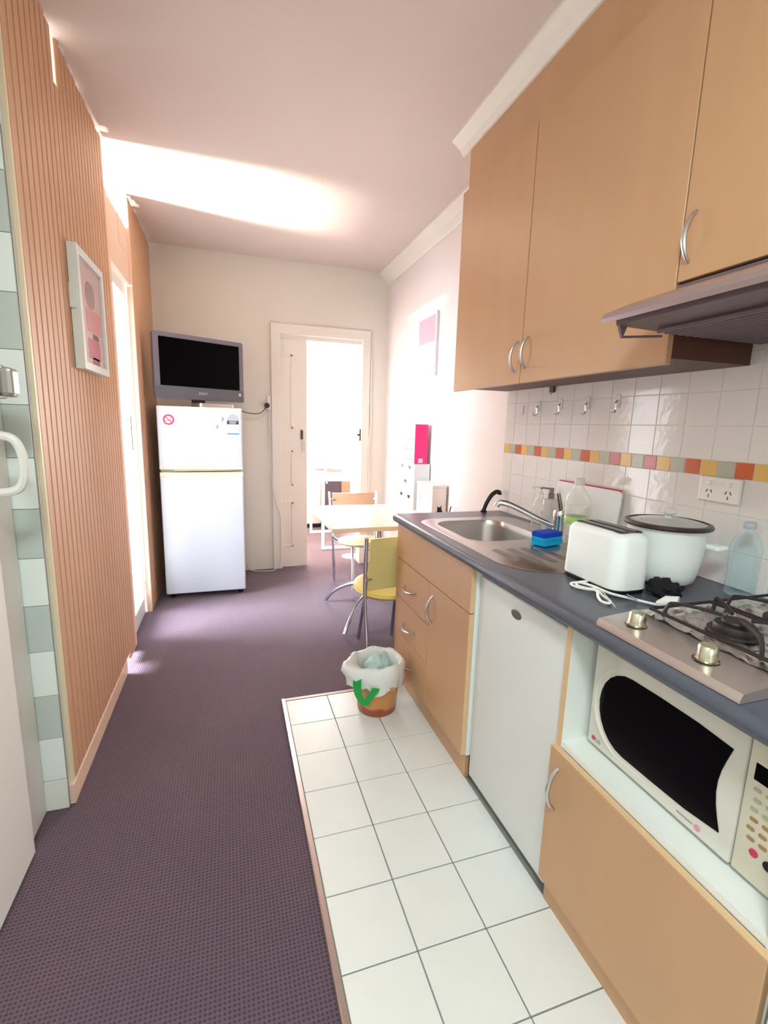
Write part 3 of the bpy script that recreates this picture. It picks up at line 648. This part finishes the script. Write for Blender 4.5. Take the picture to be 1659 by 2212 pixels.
# wall hooks, outlet
for k, (y, z) in enumerate(((1.986, 1.44), (1.825, 1.445), (1.655, 1.443), (1.492, 1.445))):
    nm = ['leftmost', 'second from the left', 'third from the left', 'rightmost, beside the bright tile reflection'][k]
    h = thing('wall_hook', 'small white adhesive hook on the wall tiles, '+nm, 'hook', (1.4055, y, z), 0, 'hooks on the splashback tiles')
    obj('pad', B(-0.004, 0, -0.013, 0.013, -0.005, 0.045, 0.0015, 1), mat('hook_pad', (222, 214, 210), 0.3), h)
    obj('hook', TB([(-0.004, 0, 0.022), (-0.012, 0, 0.012), (-0.008, 0, -0.008), (-0.014, 0, -0.024), (-0.026, 0, -0.022), (-0.029, 0, -0.010)], 0.0028, 6, 3), M_chrome, h, True)
h = thing('hook_pad', 'bare white adhesive pad on the tiles left of the hooks', 'hook', (1.4055, 2.115, 1.444)); obj('pad', B(-0.004, 0, -0.008, 0.008, -0.022, 0.022, 0.0015, 1), MATS['hook_pad'], h)
h = thing('brown_clip', 'small dark brown clip on the tiles just under the wall cabinet', 'clip', (1.4055, 1.888, 1.53))
obj('block', B(-0.012, 0, -0.016, 0.016, -0.012, 0.024, 0.003), mat('clip_brown', (84, 44, 36), 0.5), h); obj('hook', TB([(-0.006, 0, -0.010), (-0.010, 0, -0.022), (-0.018, 0, -0.018)], 0.002, 6), M_chrome, h)
ou = thing('power_outlet', 'white double power outlet on the wall tiles', 'outlet', (1.4055, 1.045, 1.187))
obj('plate', B(-0.011, 0, -0.064, 0.064, -0.037, 0.037, 0.003), mat('outlet_white', (240, 234, 226), 0.35), ou)
for y in (-0.030, 0.030):
    obj('switch', B(-0.015, -0.010, y-0.007, y+0.007, 0.012, 0.026, 0.002), MATS['outlet_white'], ou)
    for dy, dz, tilt in ((0.007, -0.006, 0.5), (-0.007, -0.006, -0.5), (0, -0.021, 0)):
        q = B(-0.0115, -0.0105, -0.0016, 0.0016, -0.005, 0.005); bmesh.ops.rotate(q, verts=q.verts, cent=(0, 0, 0), matrix=Matrix.Rotation(tilt, 3, 'X')); bmesh.ops.translate(q, verts=q.verts, vec=(0, y+dy, dz))
        obj('pin_hole', q, mat('pin_dark', (96, 88, 84), 0.6), ou)

# ------------------------------------------------------------------ refrigerator and television
fr = thing('refrigerator', 'tall white two-door refrigerator by the slatted partition', 'refrigerator', (-0.2, 3.75, 0))
fx0, fx1 = -0.289, 0.289
obj('body', B(fx0+0.002, fx1-0.002, 0.050, 0.60, 0.035, 1.440, 0.006), M_fridge, fr, True)
fd = obj('freezer_door', B(fx0, fx1, 0.0, 0.047, 0.995, 1.442, 0.010, 3), M_fridge, fr, True)
ld = obj('fridge_door', B(fx0, fx1, 0.0, 0.047, 0.045, 0.968, 0.010, 3), M_fridge, fr, True)
obj('handle_trim', B(fx0+0.001, fx1-0.001, -0.0015, 0.044, 0.938, 0.972, 0.004), M_cream, ld)
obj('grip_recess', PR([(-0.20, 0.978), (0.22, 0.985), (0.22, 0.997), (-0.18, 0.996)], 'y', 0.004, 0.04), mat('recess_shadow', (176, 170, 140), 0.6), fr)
obj('handle_trim', B(fx0+0.001, fx1-0.001, -0.0015, 0.044, 0.992, 1.014, 0.004), M_cream, fd)
obj('top_trim', B(fx0+0.002, fx1-0.002, 0.001, 0.044, 1.430, 1.4435, 0.003), M_cream, fd)
for x in (-0.25, 0.25): obj('foot', lathe(BM(), [(0.0, 0), (0.02, 0), (0.02, 0.04), (0, 0.04)], (x, 0.08, 0), 12, caps=False), M_black, fr)
for x in (-0.25, 0.25): obj('foot', lathe(BM(), [(0.0, 0), (0.02, 0), (0.02, 0.04), (0, 0.04)], (x, 0.55, 0), 12, caps=False), M_black, fr)
# printed stickers and magnets on the freezer door
ns = thing('no_smoking_sticker', 'red and white no-smoking sticker on the refrigerator', 'sticker', (-0.411, 3.7495, 1.348))
def ringy(r0, r1, y0, y1, n=32):
    bm = BM()
    for k in range(n):
        a, b = 2*PI*k/n, 2*PI*(k+1)/n
        prism(bm, [(r0*math.cos(a), r0*math.sin(a)), (r1*math.cos(a), r1*math.sin(a)), (r1*math.cos(b), r1*math.sin(b)), (r0*math.cos(b), r0*math.sin(b))], 'y', y0, y1)
    return bm
M_signred = mat('sign_red', (226, 50, 84), 0.4); M_signw = mat('sign_white', (236, 232, 232), 0.4); M_signg = mat('sign_grey', (120, 116, 120), 0.5)
obj('disc', PR([(0.034*math.cos(2*PI*k/28), 0.034*math.sin(2*PI*k/28)) for k in range(28)], 'y', -0.0008, 0.0), M_signw, ns)
obj('ring', ringy(0.026, 0.037, -0.0016, 0.0), M_signred, ns)
sb = B(-0.030, 0.030, -0.0018, -0.0008, -0.003, 0.003); bmesh.ops.rotate(sb, verts=sb.verts, cent=(0, 0, 0), matrix=Matrix.Rotation(math.radians(45), 3, 'Y')); obj('slash', sb, M_signred, ns)
cg = B(-0.020, 0.018, -0.0013, -0.0008, -0.007, -0.002); obj('cigarette', cg, M_signg, ns)
obj('smoke', TB([(0.016, -0.0011, 0.001), (0.010, -0.0011, 0.008), (0.018, -0.0011, 0.012), (0.010, -0.0011, 0.017)], 0.0016, 5, 4), M_signg, ns)
el = thing('energy_label', 'energy rating label with dark band on the refrigerator', 'label', (0.024, 3.7495, 1.33))
half = [(0.040*math.cos(PI*k/16), 0.018+0.052*math.sin(PI*k/16)) for k in range(17)]
obj('dial', PR(half, 'y', -0.0008, 0), mat('label_grey', (176, 176, 182), 0.5), el)
obj('paper', B(-0.041, 0.041, -0.0008, 0, -0.072, 0.018), mat('label_paper', (216, 220, 226), 0.5), el)
obj('band', B(-0.041, 0.041, -0.0014, 0, -0.004, 0.022), mat('label_dark', (52, 60, 70), 0.5), el)
obj('band_text', PR([(-0.026, 0.019), (0.026, 0.019), (0.022, -0.001), (-0.022, -0.001)], 'y', -0.002, 0), mat('label_mid', (140, 146, 152), 0.5), el)
obj('stripe', B(-0.040, 0.041, -0.0014, 0, -0.077, -0.069), mat('label_blue', (60, 130, 196), 0.5), el)
M_mag = mat('magnet_white', (222, 226, 232), 0.25)
for x, z, lb in ((-0.062, 1.362, 'upper round white magnet on the refrigerator'), (-0.100, 1.308, 'lower round white magnet on the refrigerator')):
    mgb = BM(); lathe(mgb, [(0.0, 0), (0.016, 0), (0.016, 0.005), (0.012, 0.009), (0, 0.010)], seg=18, caps=False); bmesh.ops.rotate(mgb, verts=mgb.verts, cent=(0, 0, 0), matrix=Matrix.Rotation(PI/2, 3, 'X'))
    o = obj('fridge_magnet', mgb, M_mag, None, True, lb, 'magnet', 'magnets on the refrigerator'); o.location = (x, 3.7495, z)

tv = thing('television', 'grey flat television standing on the refrigerator', 'television', (-0.185, 3.88, 1.4445), math.atan2(0.30, 0.60))
M_tv = mat('tv_grey', (112, 108, 116), 0.42); M_tvd = mat('tv_dark', (92, 92, 98), 0.4)
obj('back_shell', superbox(0.30, 0.05, 0.36, 0, 4, 0.03, 0.02), M_black, tv)
bpy.data.objects['back_shell'].location = (0, 0.065, 0.10)
fb = BM()
fw_, z0, z1 = 0.335, 0.052, 0.502
prism(fb, rrect(-fw_, fw_, z0, z1, 0.014, 5), 'y', 0.0, 0.04)
obj('bezel', fb, M_tv, tv, False)
obj('lower_bezel', PR(rrect(-fw_+0.004, fw_-0.004, z0+0.006, z0+0.088, 0.010, 4), 'y', -0.004, 0.001), M_tvd, tv)
obj('screen', B(-0.297, 0.300, -0.003, 0.002, 0.142, 0.470), M_screen, tv)
RY = Matrix.Rotation(PI/2, 4, 'X')
M_tvlogo = mat('tv_logo', (196, 196, 200), 0.35)
text('brand_letters', 'SONY', 0.026, Matrix.Translation((0.005, -0.0048, 0.098)) @ RY, M_tvlogo, tv)
obj('round_sticker', PR([(0.300+0.011*math.cos(2*PI*k/18), 0.108+0.012*math.sin(2*PI*k/18)) for k in range(18)], 'y', -0.0052, -0.003), M_tvlogo, tv)
obj('stand_neck', B(-0.06, 0.03, 0.02, 0.06, 0.028, 0.10, 0.004), M_black, tv)
obj('stand_base', PR(rrect(-0.03, 0.25, -0.02, 0.16, 0.03, 5), 'z', 0.0, 0.030), mat('stand_silver', (196, 190, 186), 0.3, 0.6), tv)

# TV plug, outlet and cables on the far wall
ol = thing('wall_outlet', 'white wall outlet beside the far door frame', 'outlet', (0.325, 4.40, 1.50)); obj('plate', B(-0.004, 0.03, -0.012, 0, -0.045, 0.075, 0.003), MATS['outlet_white'], ol)
pg = thing('tv_plug', 'round black plug with thin cable to the television', 'plug', (0.318, 4.388, 1.493))
pb = BM(); lathe(pb, [(0.0, 0), (0.022, 0), (0.024, 0.01), (0.020, 0.03), (0, 0.032)], seg=18, caps=False); bmesh.ops.rotate(pb, verts=pb.verts, cent=(0, 0, 0), matrix=Matrix.Rotation(PI/2, 3, 'X'))
obj('plug_body', pb, mat('plug_brown', (48, 38, 34), 0.45), pg, True)
obj('cable', TB([(-0.010, -0.025, -0.018), (-0.05, -0.03, -0.062), (-0.11, -0.06, -0.075), (-0.19, -0.12, -0.066), (-0.24, -0.16, -0.045)], 0.0035, 6, 5), MATS['plug_brown'], pg, True)
M_cable = mat('cable_white', (214, 208, 196), 0.5)
o = obj('white_cable', TB([(0.335, 4.385, 1.455), (0.330, 4.39, 1.30), (0.345, 4.37, 1.0), (0.355, 4.372, 0.78), (0.385, 4.365, 0.62), (0.420, 4.37, 0.50), (0.425, 4.37, 0.25), (0.415, 4.365, 0.08), (0.36, 4.34, 0.006), (0.25, 4.33, 0.005), (0.15, 4.34, 0.02), (0.10, 4.36, 0.10)], 0.0042, 6, 5), M_cable, None, True, 'thin white cable hanging beside the door frame to the carpet', 'cable')
o = obj('thin_wire', TB([(0.335, 4.392, 1.46), (0.28, 4.392, 1.40), (0.20, 4.392, 1.375), (0.10, 4.392, 1.38)], 0.002, 5, 4), M_cable, None, True, 'thin pale wire from the wall outlet behind the refrigerator', 'cable')
o = obj('frame_cable', TB([(1.262, 4.390, 1.95), (1.266, 4.388, 1.55), (1.270, 4.386, 1.40), (1.262, 4.385, 1.28), (1.245, 4.376, 1.10), (1.250, 4.376, 0.98), (1.262, 4.385, 0.90), (1.262, 4.385, 0.80), (1.250, 4.376, 0.70), (1.240, 4.376, 0.60), (1.252, 4.376, 0.45), (1.25, 4.376, 0.02)], 0.0045, 6, 5), mat('cable_bright', (245, 245, 240), 0.3), None, True, 'thin white cable hanging right of the far doorway', 'cable')

# ------------------------------------------------------------------ dining table and chairs
TX0, TX1, TY0, TY1, TZ = 0.566, 1.412, 2.730, 3.550, 0.735
dt = thing('dining_table', 'square pale wood dining table on chrome arched legs', 'table', ((TX0+TX1)/2, (TY0+TY1)/2, 0))
cx, cy = (TX0+TX1)/2, (TY0+TY1)/2
M_top = mat('table_top', (240, 216, 192), 0.22, var=0.04, vscale=3, stretch=(4, 0.7, 4))
obj('table_top', B(TX0-cx, TX1-cx, TY0-cy, TY1-cy, TZ-0.028, TZ, 0.003), M_top, dt)
obj('column', TB([(0, 0, 0.14), (0, 0, TZ-0.029)], 0.030, 14), M_chrome, dt, True)
obj('top_plate', B(-0.16, 0.16, -0.16, 0.16, TZ-0.038, TZ-0.0285), M_black, dt)
M_leg = mat('chrome_leg', (206, 210, 226), 0.2, 1.0)
for sx, sy in ((-1, -1), (-1, 1), (1, -1), (1, 1)):
    k = 0.318
    obj('leg', TB([(sx*k, sy*k, 0.012), (sx*k*0.92, sy*k*0.92, 0.060), (sx*k*0.78, sy*k*0.78, 0.118), (sx*k*0.55, sy*k*0.55, 0.175), (sx*k*0.30, sy*k*0.30, 0.205), (sx*0.018, sy*0.018, 0.212)], 0.0135, 10, 4), M_leg, dt, True)
def chair(label, loc, rz, seatm, backm):
    t = thing('dining_chair', label, 'chair', loc, rz, 'dining chairs at the square table')
    st_ = obj('seat', lathe(BM(), [(0.0, 0.395), (0.12, 0.397), (0.175, 0.409), (0.194, 0.428), (0.188, 0.446), (0.165, 0.452), (0.10, 0.445), (0, 0.441)], seg=36, caps=False), seatm, t, True); st_.rotation_euler = (math.radians(4), 0, 0); st_.location = (0, 0.03, -0.012)
    bm = BM(); n = 12; R = []
    for k in range(n+1):
        x = -0.185+0.37*k/n; yb = -0.262+0.030*(x/0.185)**2*-1+0.03
        R.append([(x, yb-0.035, 0.775), (x, yb+0.012, 0.48), (x, yb+0.022, 0.48), (x, yb-0.024, 0.775)])
    V = [[bm.verts.new(p) for p in q] for q in R]
    for a, b in zip(V, V[1:]):
        for i in range(4): bm.faces.new((a[i], a[(i+1) % 4], b[(i+1) % 4], b[i]))
    bm.faces.new(V[0][::-1]); bm.faces.new(V[-1])
    bk = obj('backrest', bm, backm, t, True)
    for s in (-1, 1):
        obj('rear_leg', TB([(s*0.210, -0.300, 0.785), (s*0.203, -0.270, 0.62), (s*0.192, -0.235, 0.45), (s*0.180, -0.235, 0.25), (s*0.168, -0.262, 0.008)], 0.0115, 10, 4), M_leg, t, True)
        obj('front_leg', TB([(s*0.09, 0.06, 0.40), (s*0.10, 0.11, 0.28), (s*0.112, 0.185, 0.008)], 0.0115, 10, 3), M_leg, t, True)
        obj('seat_rail', TB([(s*0.192, -0.235, 0.405), (s*0.15, -0.12, 0.394), (s*0.09, 0.06, 0.392)], 0.008, 8), M_leg, t, True)
        for z in (0.55, 0.72):
            yy = -0.262-0.02*(z-0.5)/0.27
            obj('bolt', TB([(s*0.202, yy, z), (s*0.165, yy+0.012, z)], 0.008, 8), M_chrome, bk, True)
    return t
M_yel = mat('yellow_ply', (232, 218, 150), 0.45, var=0.06, vscale=5, stretch=(2, 2, 14)); M_yel2 = mat('yellow_seat', (238, 218, 126), 0.4)
M_plywarm = mat('ply_warm_lit', (208, 168, 136), 0.45); M_seatwarm = mat('seat_warm_lit', (236, 212, 158), 0.28)  # far chair: same ply and seat, with warmer light put into the colours
chair('yellow dining chair with chrome posts between the worktop end and table', (0.856, 2.565, 0), 0, M_yel2, M_yel)
chair('dining chair on the far side of the table, warm light painted into its colour', (1.000, 3.655, 0), PI, M_seatwarm, M_plywarm)

# things on the table, against the right wall
dw = thing('drawer_tower', 'small white tabletop drawer unit with black notched drawers', 'drawer unit', (1.284, 3.27, TZ))
M_dw = mat('drawer_white', (240, 236, 238), 0.4); M_dws = mat('drawer_side', (226, 232, 234), 0.4)
bm = B(0.004, 0.127, 0.0, 0.34, 0.0, 0.006); box(bm, 0.004, 0.127, 0, 0.34, 0.334, 0.340); box(bm, 0.004, 0.127, 0, 0.006, 0.006, 0.334); box(bm, 0.004, 0.127, 0.334, 0.340, 0.006, 0.334); box(bm, 0.121, 0.127, 0.006, 0.334, 0.006, 0.334)
box(bm, 0.004, 0.12, 0.006, 0.334, 0.112, 0.117); box(bm, 0.004, 0.12, 0.006, 0.334, 0.222, 0.227)
obj('case', bm, M_dws, dw)
for y0, y1, z0, z1 in ((0.008, 0.168, 0.008, 0.110), (0.172, 0.332, 0.008, 0.110), (0.008, 0.332, 0.119, 0.220), (0.008, 0.168, 0.229, 0.332), (0.172, 0.332, 0.229, 0.332)):
    d = obj('drawer', B(0.0, 0.115, y0, y1, z0, z1, 0.001, 1), M_dw, dw)
    yc = (y0+y1)/2; obj('notch', PR([(yc-0.032, z1-0.010), (yc+0.032, z1-0.010), (yc+0.024, z1-0.028), (yc+0.005, z1-0.038), (yc-0.005, z1-0.038), (yc-0.024, z1-0.028)], 'x', -0.0008, 0.001), M_black, d)
mf = thing('magazine_file', 'bright pink magazine file on top of the white drawer unit', 'magazine file', (1.291, 3.29, TZ+0.3405))
M_pink = mat('file_pink', (244, 42, 128), 0.45); M_pinkp = mat('file_pattern', (246, 206, 222), 0.5)
bm = PR([(0, 0), (0.25, 0), (0.25, 0.10), (0.10, 0.285), (0, 0.290)], 'x', 0.0, 0.103)
obj('body', bm, M_pinkp, mf); obj('spine', B(0.001, 0.102, -0.003, 0.001, 0.001, 0.289), M_pink, mf); obj('label_window', B(0.032, 0.066, -0.0042, -0.002, 0.008, 0.040), M_pinkp, mf)
for k in range(11):
    y = 0.035+0.05*(k % 4)+0.012*((k//4) % 2); z = 0.03+0.075*(k//4)
    obj('dot', PR([(y+0.009*math.cos(2*PI*q/10), z+0.009*math.sin(2*PI*q/10)) for q in range(10)], 'x', -0.001, 0.0005), M_pink, mf)
bx = thing('storage_box', 'pale translucent storage box on the table by the wall', 'box', (1.302, 2.955, TZ))
obj('body', B(0.0, 0.108, 0.0, 0.285, 0.0, 0.205, 0.004), mat('box_pale', (238, 226, 222), 0.4), bx, True); obj('lid', B(-0.002, 0.110, -0.002, 0.287, 0.205, 0.222, 0.004), mat('box_lid', (236, 234, 230), 0.4), bx, True)
obj('clip', B(-0.006, 0.0, 0.21, 0.25, 0.05, 0.19, 0.002), mat('box_clip', (238, 208, 200), 0.4), bx)
ct_ = thing('cat_figure', 'black cat silhouette figure on the table behind the worktop', 'figurine', (1.29, 2.84, TZ))
cat = [(0.0, 0.0), (0.0, 0.05), (0.004, 0.075), (0.002, 0.100), (0.008, 0.092), (0.022, 0.092), (0.030, 0.104), (0.032, 0.080), (0.040, 0.062), (0.060, 0.052), (0.085, 0.045), (0.092, 0.0)]
obj('body', PR([(x*1.0, z) for x, z in cat], 'y', 0, 0.008), M_black, ct_)
obj('tail', TB([(0.088, 0.004, 0.02), (0.098, 0.004, 0.045), (0.096, 0.004, 0.068), (0.101, 0.004, 0.088), (0.106, 0.004, 0.094)], 0.004, 6, 3), M_black, ct_)

# pictures
pr_ = thing('framed_picture', 'white framed pink and white print on the right wall', 'picture', (1.419, 3.235, 1.71))
obj('frame', B(-0.020, 0.0, 0, 0.345, 0, 0.440, 0.002), mat('frame_white', (240, 236, 236), 0.4), pr_)
obj('print', B(-0.0210, -0.019, 0.018, 0.327, 0.018, 0.422), mat('print_pale', (246, 240, 242), 0.4), pr_)
obj('print_pink', B(-0.0216, -0.020, 0.020, 0.325, 0.240, 0.420), mat('print_pink', (230, 178, 192), 0.4), pr_)
obj('print_grey', PR([(0.240, 0.24), (0.325, 0.24), (0.325, 0.31), (0.300, 0.30), (0.275, 0.262)], 'x', -0.0222, -0.020), mat('print_grey', (190, 184, 188), 0.4), pr_)
pl_ = thing('framed_picture', 'white framed mauve and pink collage on the slatted partition', 'picture', (-0.559, 2.185, 1.535))
fbm = B(0.0, 0.034, 0, 0.030, 0, 0.455, 0.002); box(fbm, 0, 0.034, 0.368, 0.398, 0, 0.455, 0.002); box(fbm, 0, 0.034, 0.03, 0.368, 0, 0.030, 0.002); box(fbm, 0, 0.034, 0.03, 0.368, 0.425, 0.455, 0.002)
obj('frame', fbm, mat('frame_bright', (236, 244, 240), 0.4), pl_)
obj('print', B(0.0, 0.022, 0.028, 0.370, 0.028, 0.427), mat('art_mauve', (206, 178, 178), 0.4, var=0.06, vscale=12), pl_)
def art(nm, y0, y1, z0, z1, c, r=0.02): obj(nm, PR(rrect(y0, y1, z0, z1, r, 3), 'x', 0.0215, 0.0228), mat('art_'+nm, c, 0.45, var=0.12, vscale=25), pl_)
art('print_grey_shape', 0.13, 0.27, 0.26, 0.36, (158, 134, 132), 0.045); art('print_rose_block', 0.12, 0.34, 0.165, 0.255, (206, 140, 142), 0.01)
art('print_plum_block', 0.12, 0.30, 0.055, 0.135, (186, 108, 126), 0.01); art('print_dark_patch', 0.20, 0.29, 0.137, 0.160, (110, 66, 74), 0.008); art('print_low_patch', 0.17, 0.28, 0.034, 0.062, (132, 84, 92), 0.01)
obj('hanger', B(-0.001, 0.02, -0.012, 0.0, 0.22, 0.31, 0.003), MATS['frame_bright'], pl_)

# ------------------------------------------------------------------ waste bin
def binmat():
    M = bpy.data.materials.new('bin_amber'); M.use_nodes = True; N = M.node_tree.nodes; L = M.node_tree.links; b = N['Principled BSDF']; b.inputs['Roughness'].default_value = 0.3
    tc = N.new('ShaderNodeTexCoord'); sx = N.new('ShaderNodeSeparateXYZ'); L.new(tc.outputs['Object'], sx.inputs[0])
    n = N.new('ShaderNodeTexNoise'); n.inputs['Scale'].default_value = 14; L.new(tc.outputs['Object'], n.inputs['Vector'])
    ma = N.new('ShaderNodeMath'); ma.operation = 'MULTIPLY_ADD'; ma.inputs[1].default_value = 0.07; L.new(n.outputs['Fac'], ma.inputs[0]); L.new(sx.outputs['Z'], ma.inputs[2])
    cr = N.new('ShaderNodeValToRGB'); cr.color_ramp.elements[0].position = 0.070; cr.color_ramp.elements[0].color = lin((168, 84, 58)); cr.color_ramp.elements[1].position = 0.085; cr.color_ramp.elements[1].color = lin((212, 152, 90))
    L.new(ma.outputs[0], cr.inputs[0]); L.new(cr.outputs[0], b.inputs['Base Color']); return M
wbn = thing('waste_bin', 'amber-brown round waste bin standing on the white tiles', 'bin', (0.640, 2.000, 0.010))
obj('bucket', lathe(BM(), [(0.0, 0.0), (0.088, 0.0), (0.092, 0.006), (0.110, 0.220), (0.112, 0.225), (0.107, 0.225), (0.088, 0.012), (0, 0.010)], seg=32, caps=False), binmat(), wbn, True)
bl = thing('bin_liner', 'white plastic bag with green handles draped over the bin', 'plastic bag', (0.636, 2.000, 0.248))
bm = BM(); seg = 56; rings = []
for q, (r, z) in enumerate(((0.080, -0.10), (0.090, -0.03), (0.101, 0.0), (0.111, 0.014), (0.121, 0.017), (0.131, 0.006), (0.135, -0.03), (0.131, -0.07), (0.126, -0.105))):
    ring = []
    for k in range(seg):
        a = 2*PI*k/seg; v = Vector((math.cos(a)*2.2, math.sin(a)*2.2, q*0.45))
        rr = r+0.010*noise.noise(v*1.7)*(1 if q > 1 else 0.3)+(0.007*noise.noise(v*4)+0.004*noise.noise(v*9))*(1 if q > 2 else 0.3)
        zz = z+(0.020*noise.noise(Vector((math.cos(a)*1.5, math.sin(a)*1.5, 3))) if q >= 3 else 0)+(0.03*noise.noise(Vector((math.cos(a)*2.5, math.sin(a)*2.5, 9))) if q >= 7 else 0)
        fl = max(0, math.cos(a-math.radians(198)))**12
        if q >= 3: rr += 0.058*fl*(1 if q < 7 else 0.6); zz += 0.035*fl*(1 if q >= 6 else 0.5)
        ring.append(bm.verts.new((rr*math.cos(a), rr*math.sin(a), zz)))
    rings.append(ring)
for a, b in zip(rings, rings[1:]):
    for k in range(seg): bm.faces.new((a[k], a[(k+1) % seg], b[(k+1) % seg], b[k]))
obj('bag', bm, mat('bag_white', (232, 236, 234), 0.4, bump=0.35, bscale=25), bl, True, auto=False)
M_grn = mat('handle_green', (16, 160, 66), 0.35)
def ribbon(pts, wv, th=0.0012):
    bm = BM(); wv = Vector(wv); P = smoothline(pts, 5); q = []
    for p in P:
        n = Vector((p.x, p.y, 0)).normalized()*th
        q.append([bm.verts.new(p-wv), bm.verts.new(p+wv), bm.verts.new(p+wv+n), bm.verts.new(p-wv+n)])
    for a, b in zip(q, q[1:]):
        for i in range(4): bm.faces.new((a[i], a[(i+1) % 4], b[(i+1) % 4], b[i]))
    bm.faces.new(q[0][::-1]); bm.faces.new(q[-1]); return bm
obj('handle', ribbon([(-0.108, -0.082, 0.012), (-0.122, -0.098, -0.04), (-0.114, -0.098, -0.10), (-0.088, -0.106, -0.15)], (0.016, -0.011, 0)), M_grn, bl)
obj('handle', ribbon([(-0.088, -0.108, -0.152), (-0.072, -0.122, -0.11), (-0.055, -0.138, -0.075), (-0.045, -0.138, -0.055)], (0.016, -0.008, 0)), M_grn, bl)
obj('patch', PR(rrect(-0.012, 0.012, -0.006, 0.006, 0.004, 3), 'y', -0.139, -0.134), mat('patch_orange', (206, 138, 92), 0.5), bl)
bpy.data.objects['patch'].location = (0.035, 0.003, -0.075)
bm = bmesh.new(); bmesh.ops.create_icosphere(bm, subdivisions=4, radius=1)
for v in bm.verts:
    d = 1+0.25*noise.noise(v.co*2)+0.12*noise.noise(v.co*6); v.co = Vector((v.co.x*0.070*d, v.co.y*0.060*d, v.co.z*0.085*d))
o = obj('rubbish_bag', bm, mat('bag_blue', (186, 214, 214), 0.25, bump=0.4, bscale=30), None, True, 'crumpled pale blue plastic bag inside the waste bin', 'plastic bag', auto=False); o.location = (0.648, 2.018, 0.190)

# ------------------------------------------------------------------ far room furniture
fdk = thing('desk', 'white desk with sled legs seen through the far doorway', 'desk', (0.92, 5.0, 0))
M_desk = mat('desk_white', (240, 238, 238), 0.4)
obj('desk_top', B(-0.02, 1.10, -0.03, 0.85, 0.75, 0.80, 0.003), M_desk, fdk)
for y in (0.0, 0.81):
    f = BM()
    for xx in (0.0, 1.06): box(f, xx-0.0, xx+0.028, y-0.014, y+0.014, 0.0, 0.75)
    box(f, 0.028, 1.06, y-0.014, y+0.014, 0.0, 0.028)
    obj('leg_frame', f, M_desk, fdk)
o = thing('desk_books', 'flat stack of pinkish books on the white desk', 'books', (1.05, 5.45, 0.80)); obj('book', B(0, 0.20, 0, 0.14, 0, 0.035, 0.002), mat('book_mauve', (150, 108, 108), 0.5), o); obj('book', B(0.01, 0.10, 0.01, 0.13, 0.035, 0.05, 0.002), mat('book_pink', (190, 140, 140), 0.5), o)
o = thing('desk_laptop', 'closed mauve laptop lying on the white desk', 'laptop', (0.96, 5.62, 0.80)); obj('base', B(0, 0.22, 0, 0.17, 0, 0.012, 0.003), mat('laptop_mauve', (130, 100, 104), 0.4), o); obj('lid', B(0, 0.22, 0, 0.17, 0.0125, 0.022, 0.003), MATS['laptop_mauve'], o)
o = thing('grey_cabinet', 'dark grey cabinet standing under the white desk', 'cabinet', (1.13, 5.92, 0)); obj('body', B(0, 0.20, 0.0, 0.40, 0.0, 0.70, 0.004), mat('cab_grey', (82, 72, 82), 0.5), o); obj('knob', lathe(BM(), [(0, 0), (0.012, 0), (0.012, 0.02), (0, 0.02)], seg=10, caps=False), M_desk, o); bpy.data.objects['knob.002' if 'knob.002' in bpy.data.objects else 'knob'].location = (0.02, -0.006, 0.62); bpy.data.objects['knob.002' if 'knob.002' in bpy.data.objects else 'knob'].rotation_euler = (PI/2, 0, 0)
o = thing('cardboard_box', 'tan cardboard box beside the dark grey cabinet', 'box', (1.345, 5.95, 0)); obj('body', B(0, 0.12, 0, 0.30, 0, 0.68, 0.003), mat('box_tan', (190, 140, 112), 0.6), o); obj('flap', B(0.002, 0.118, 0.002, 0.298, 0.68, 0.686), mat('box_tan_dark', (206, 170, 146), 0.6), o)
o = thing('washing_machine', 'white appliance with dark base left of the desk in the far room', 'appliance', (0.55, 6.12, 0)); obj('body', B(0, 0.57, 0, 0.55, 0.05, 0.85, 0.01), M_appl, o, True); obj('base', B(0.01, 0.56, 0.01, 0.54, 0.0, 0.05), M_black, o); dd = obj('dial', lathe(BM(), [(0, 0), (0.035, 0), (0.03, 0.02), (0, 0.02)], seg=18, caps=False), mat('dial_blue', (150, 150, 190), 0.4), o); dd.location = (0.43, 0.002, 0.78); dd.rotation_euler = (PI/2, 0, 0)
o = obj('round_mat', lathe(BM(), [(0.0, 0), (0.10, 0), (0.10, 0.006), (0.07, 0.014), (0.0, 0.016)], (0, 0, 0), 28, caps=False), M_desk, None, True, 'white round base on the carpet just beyond the doorway', 'lamp base'); o.location = (1.17, 4.66, -0.002)
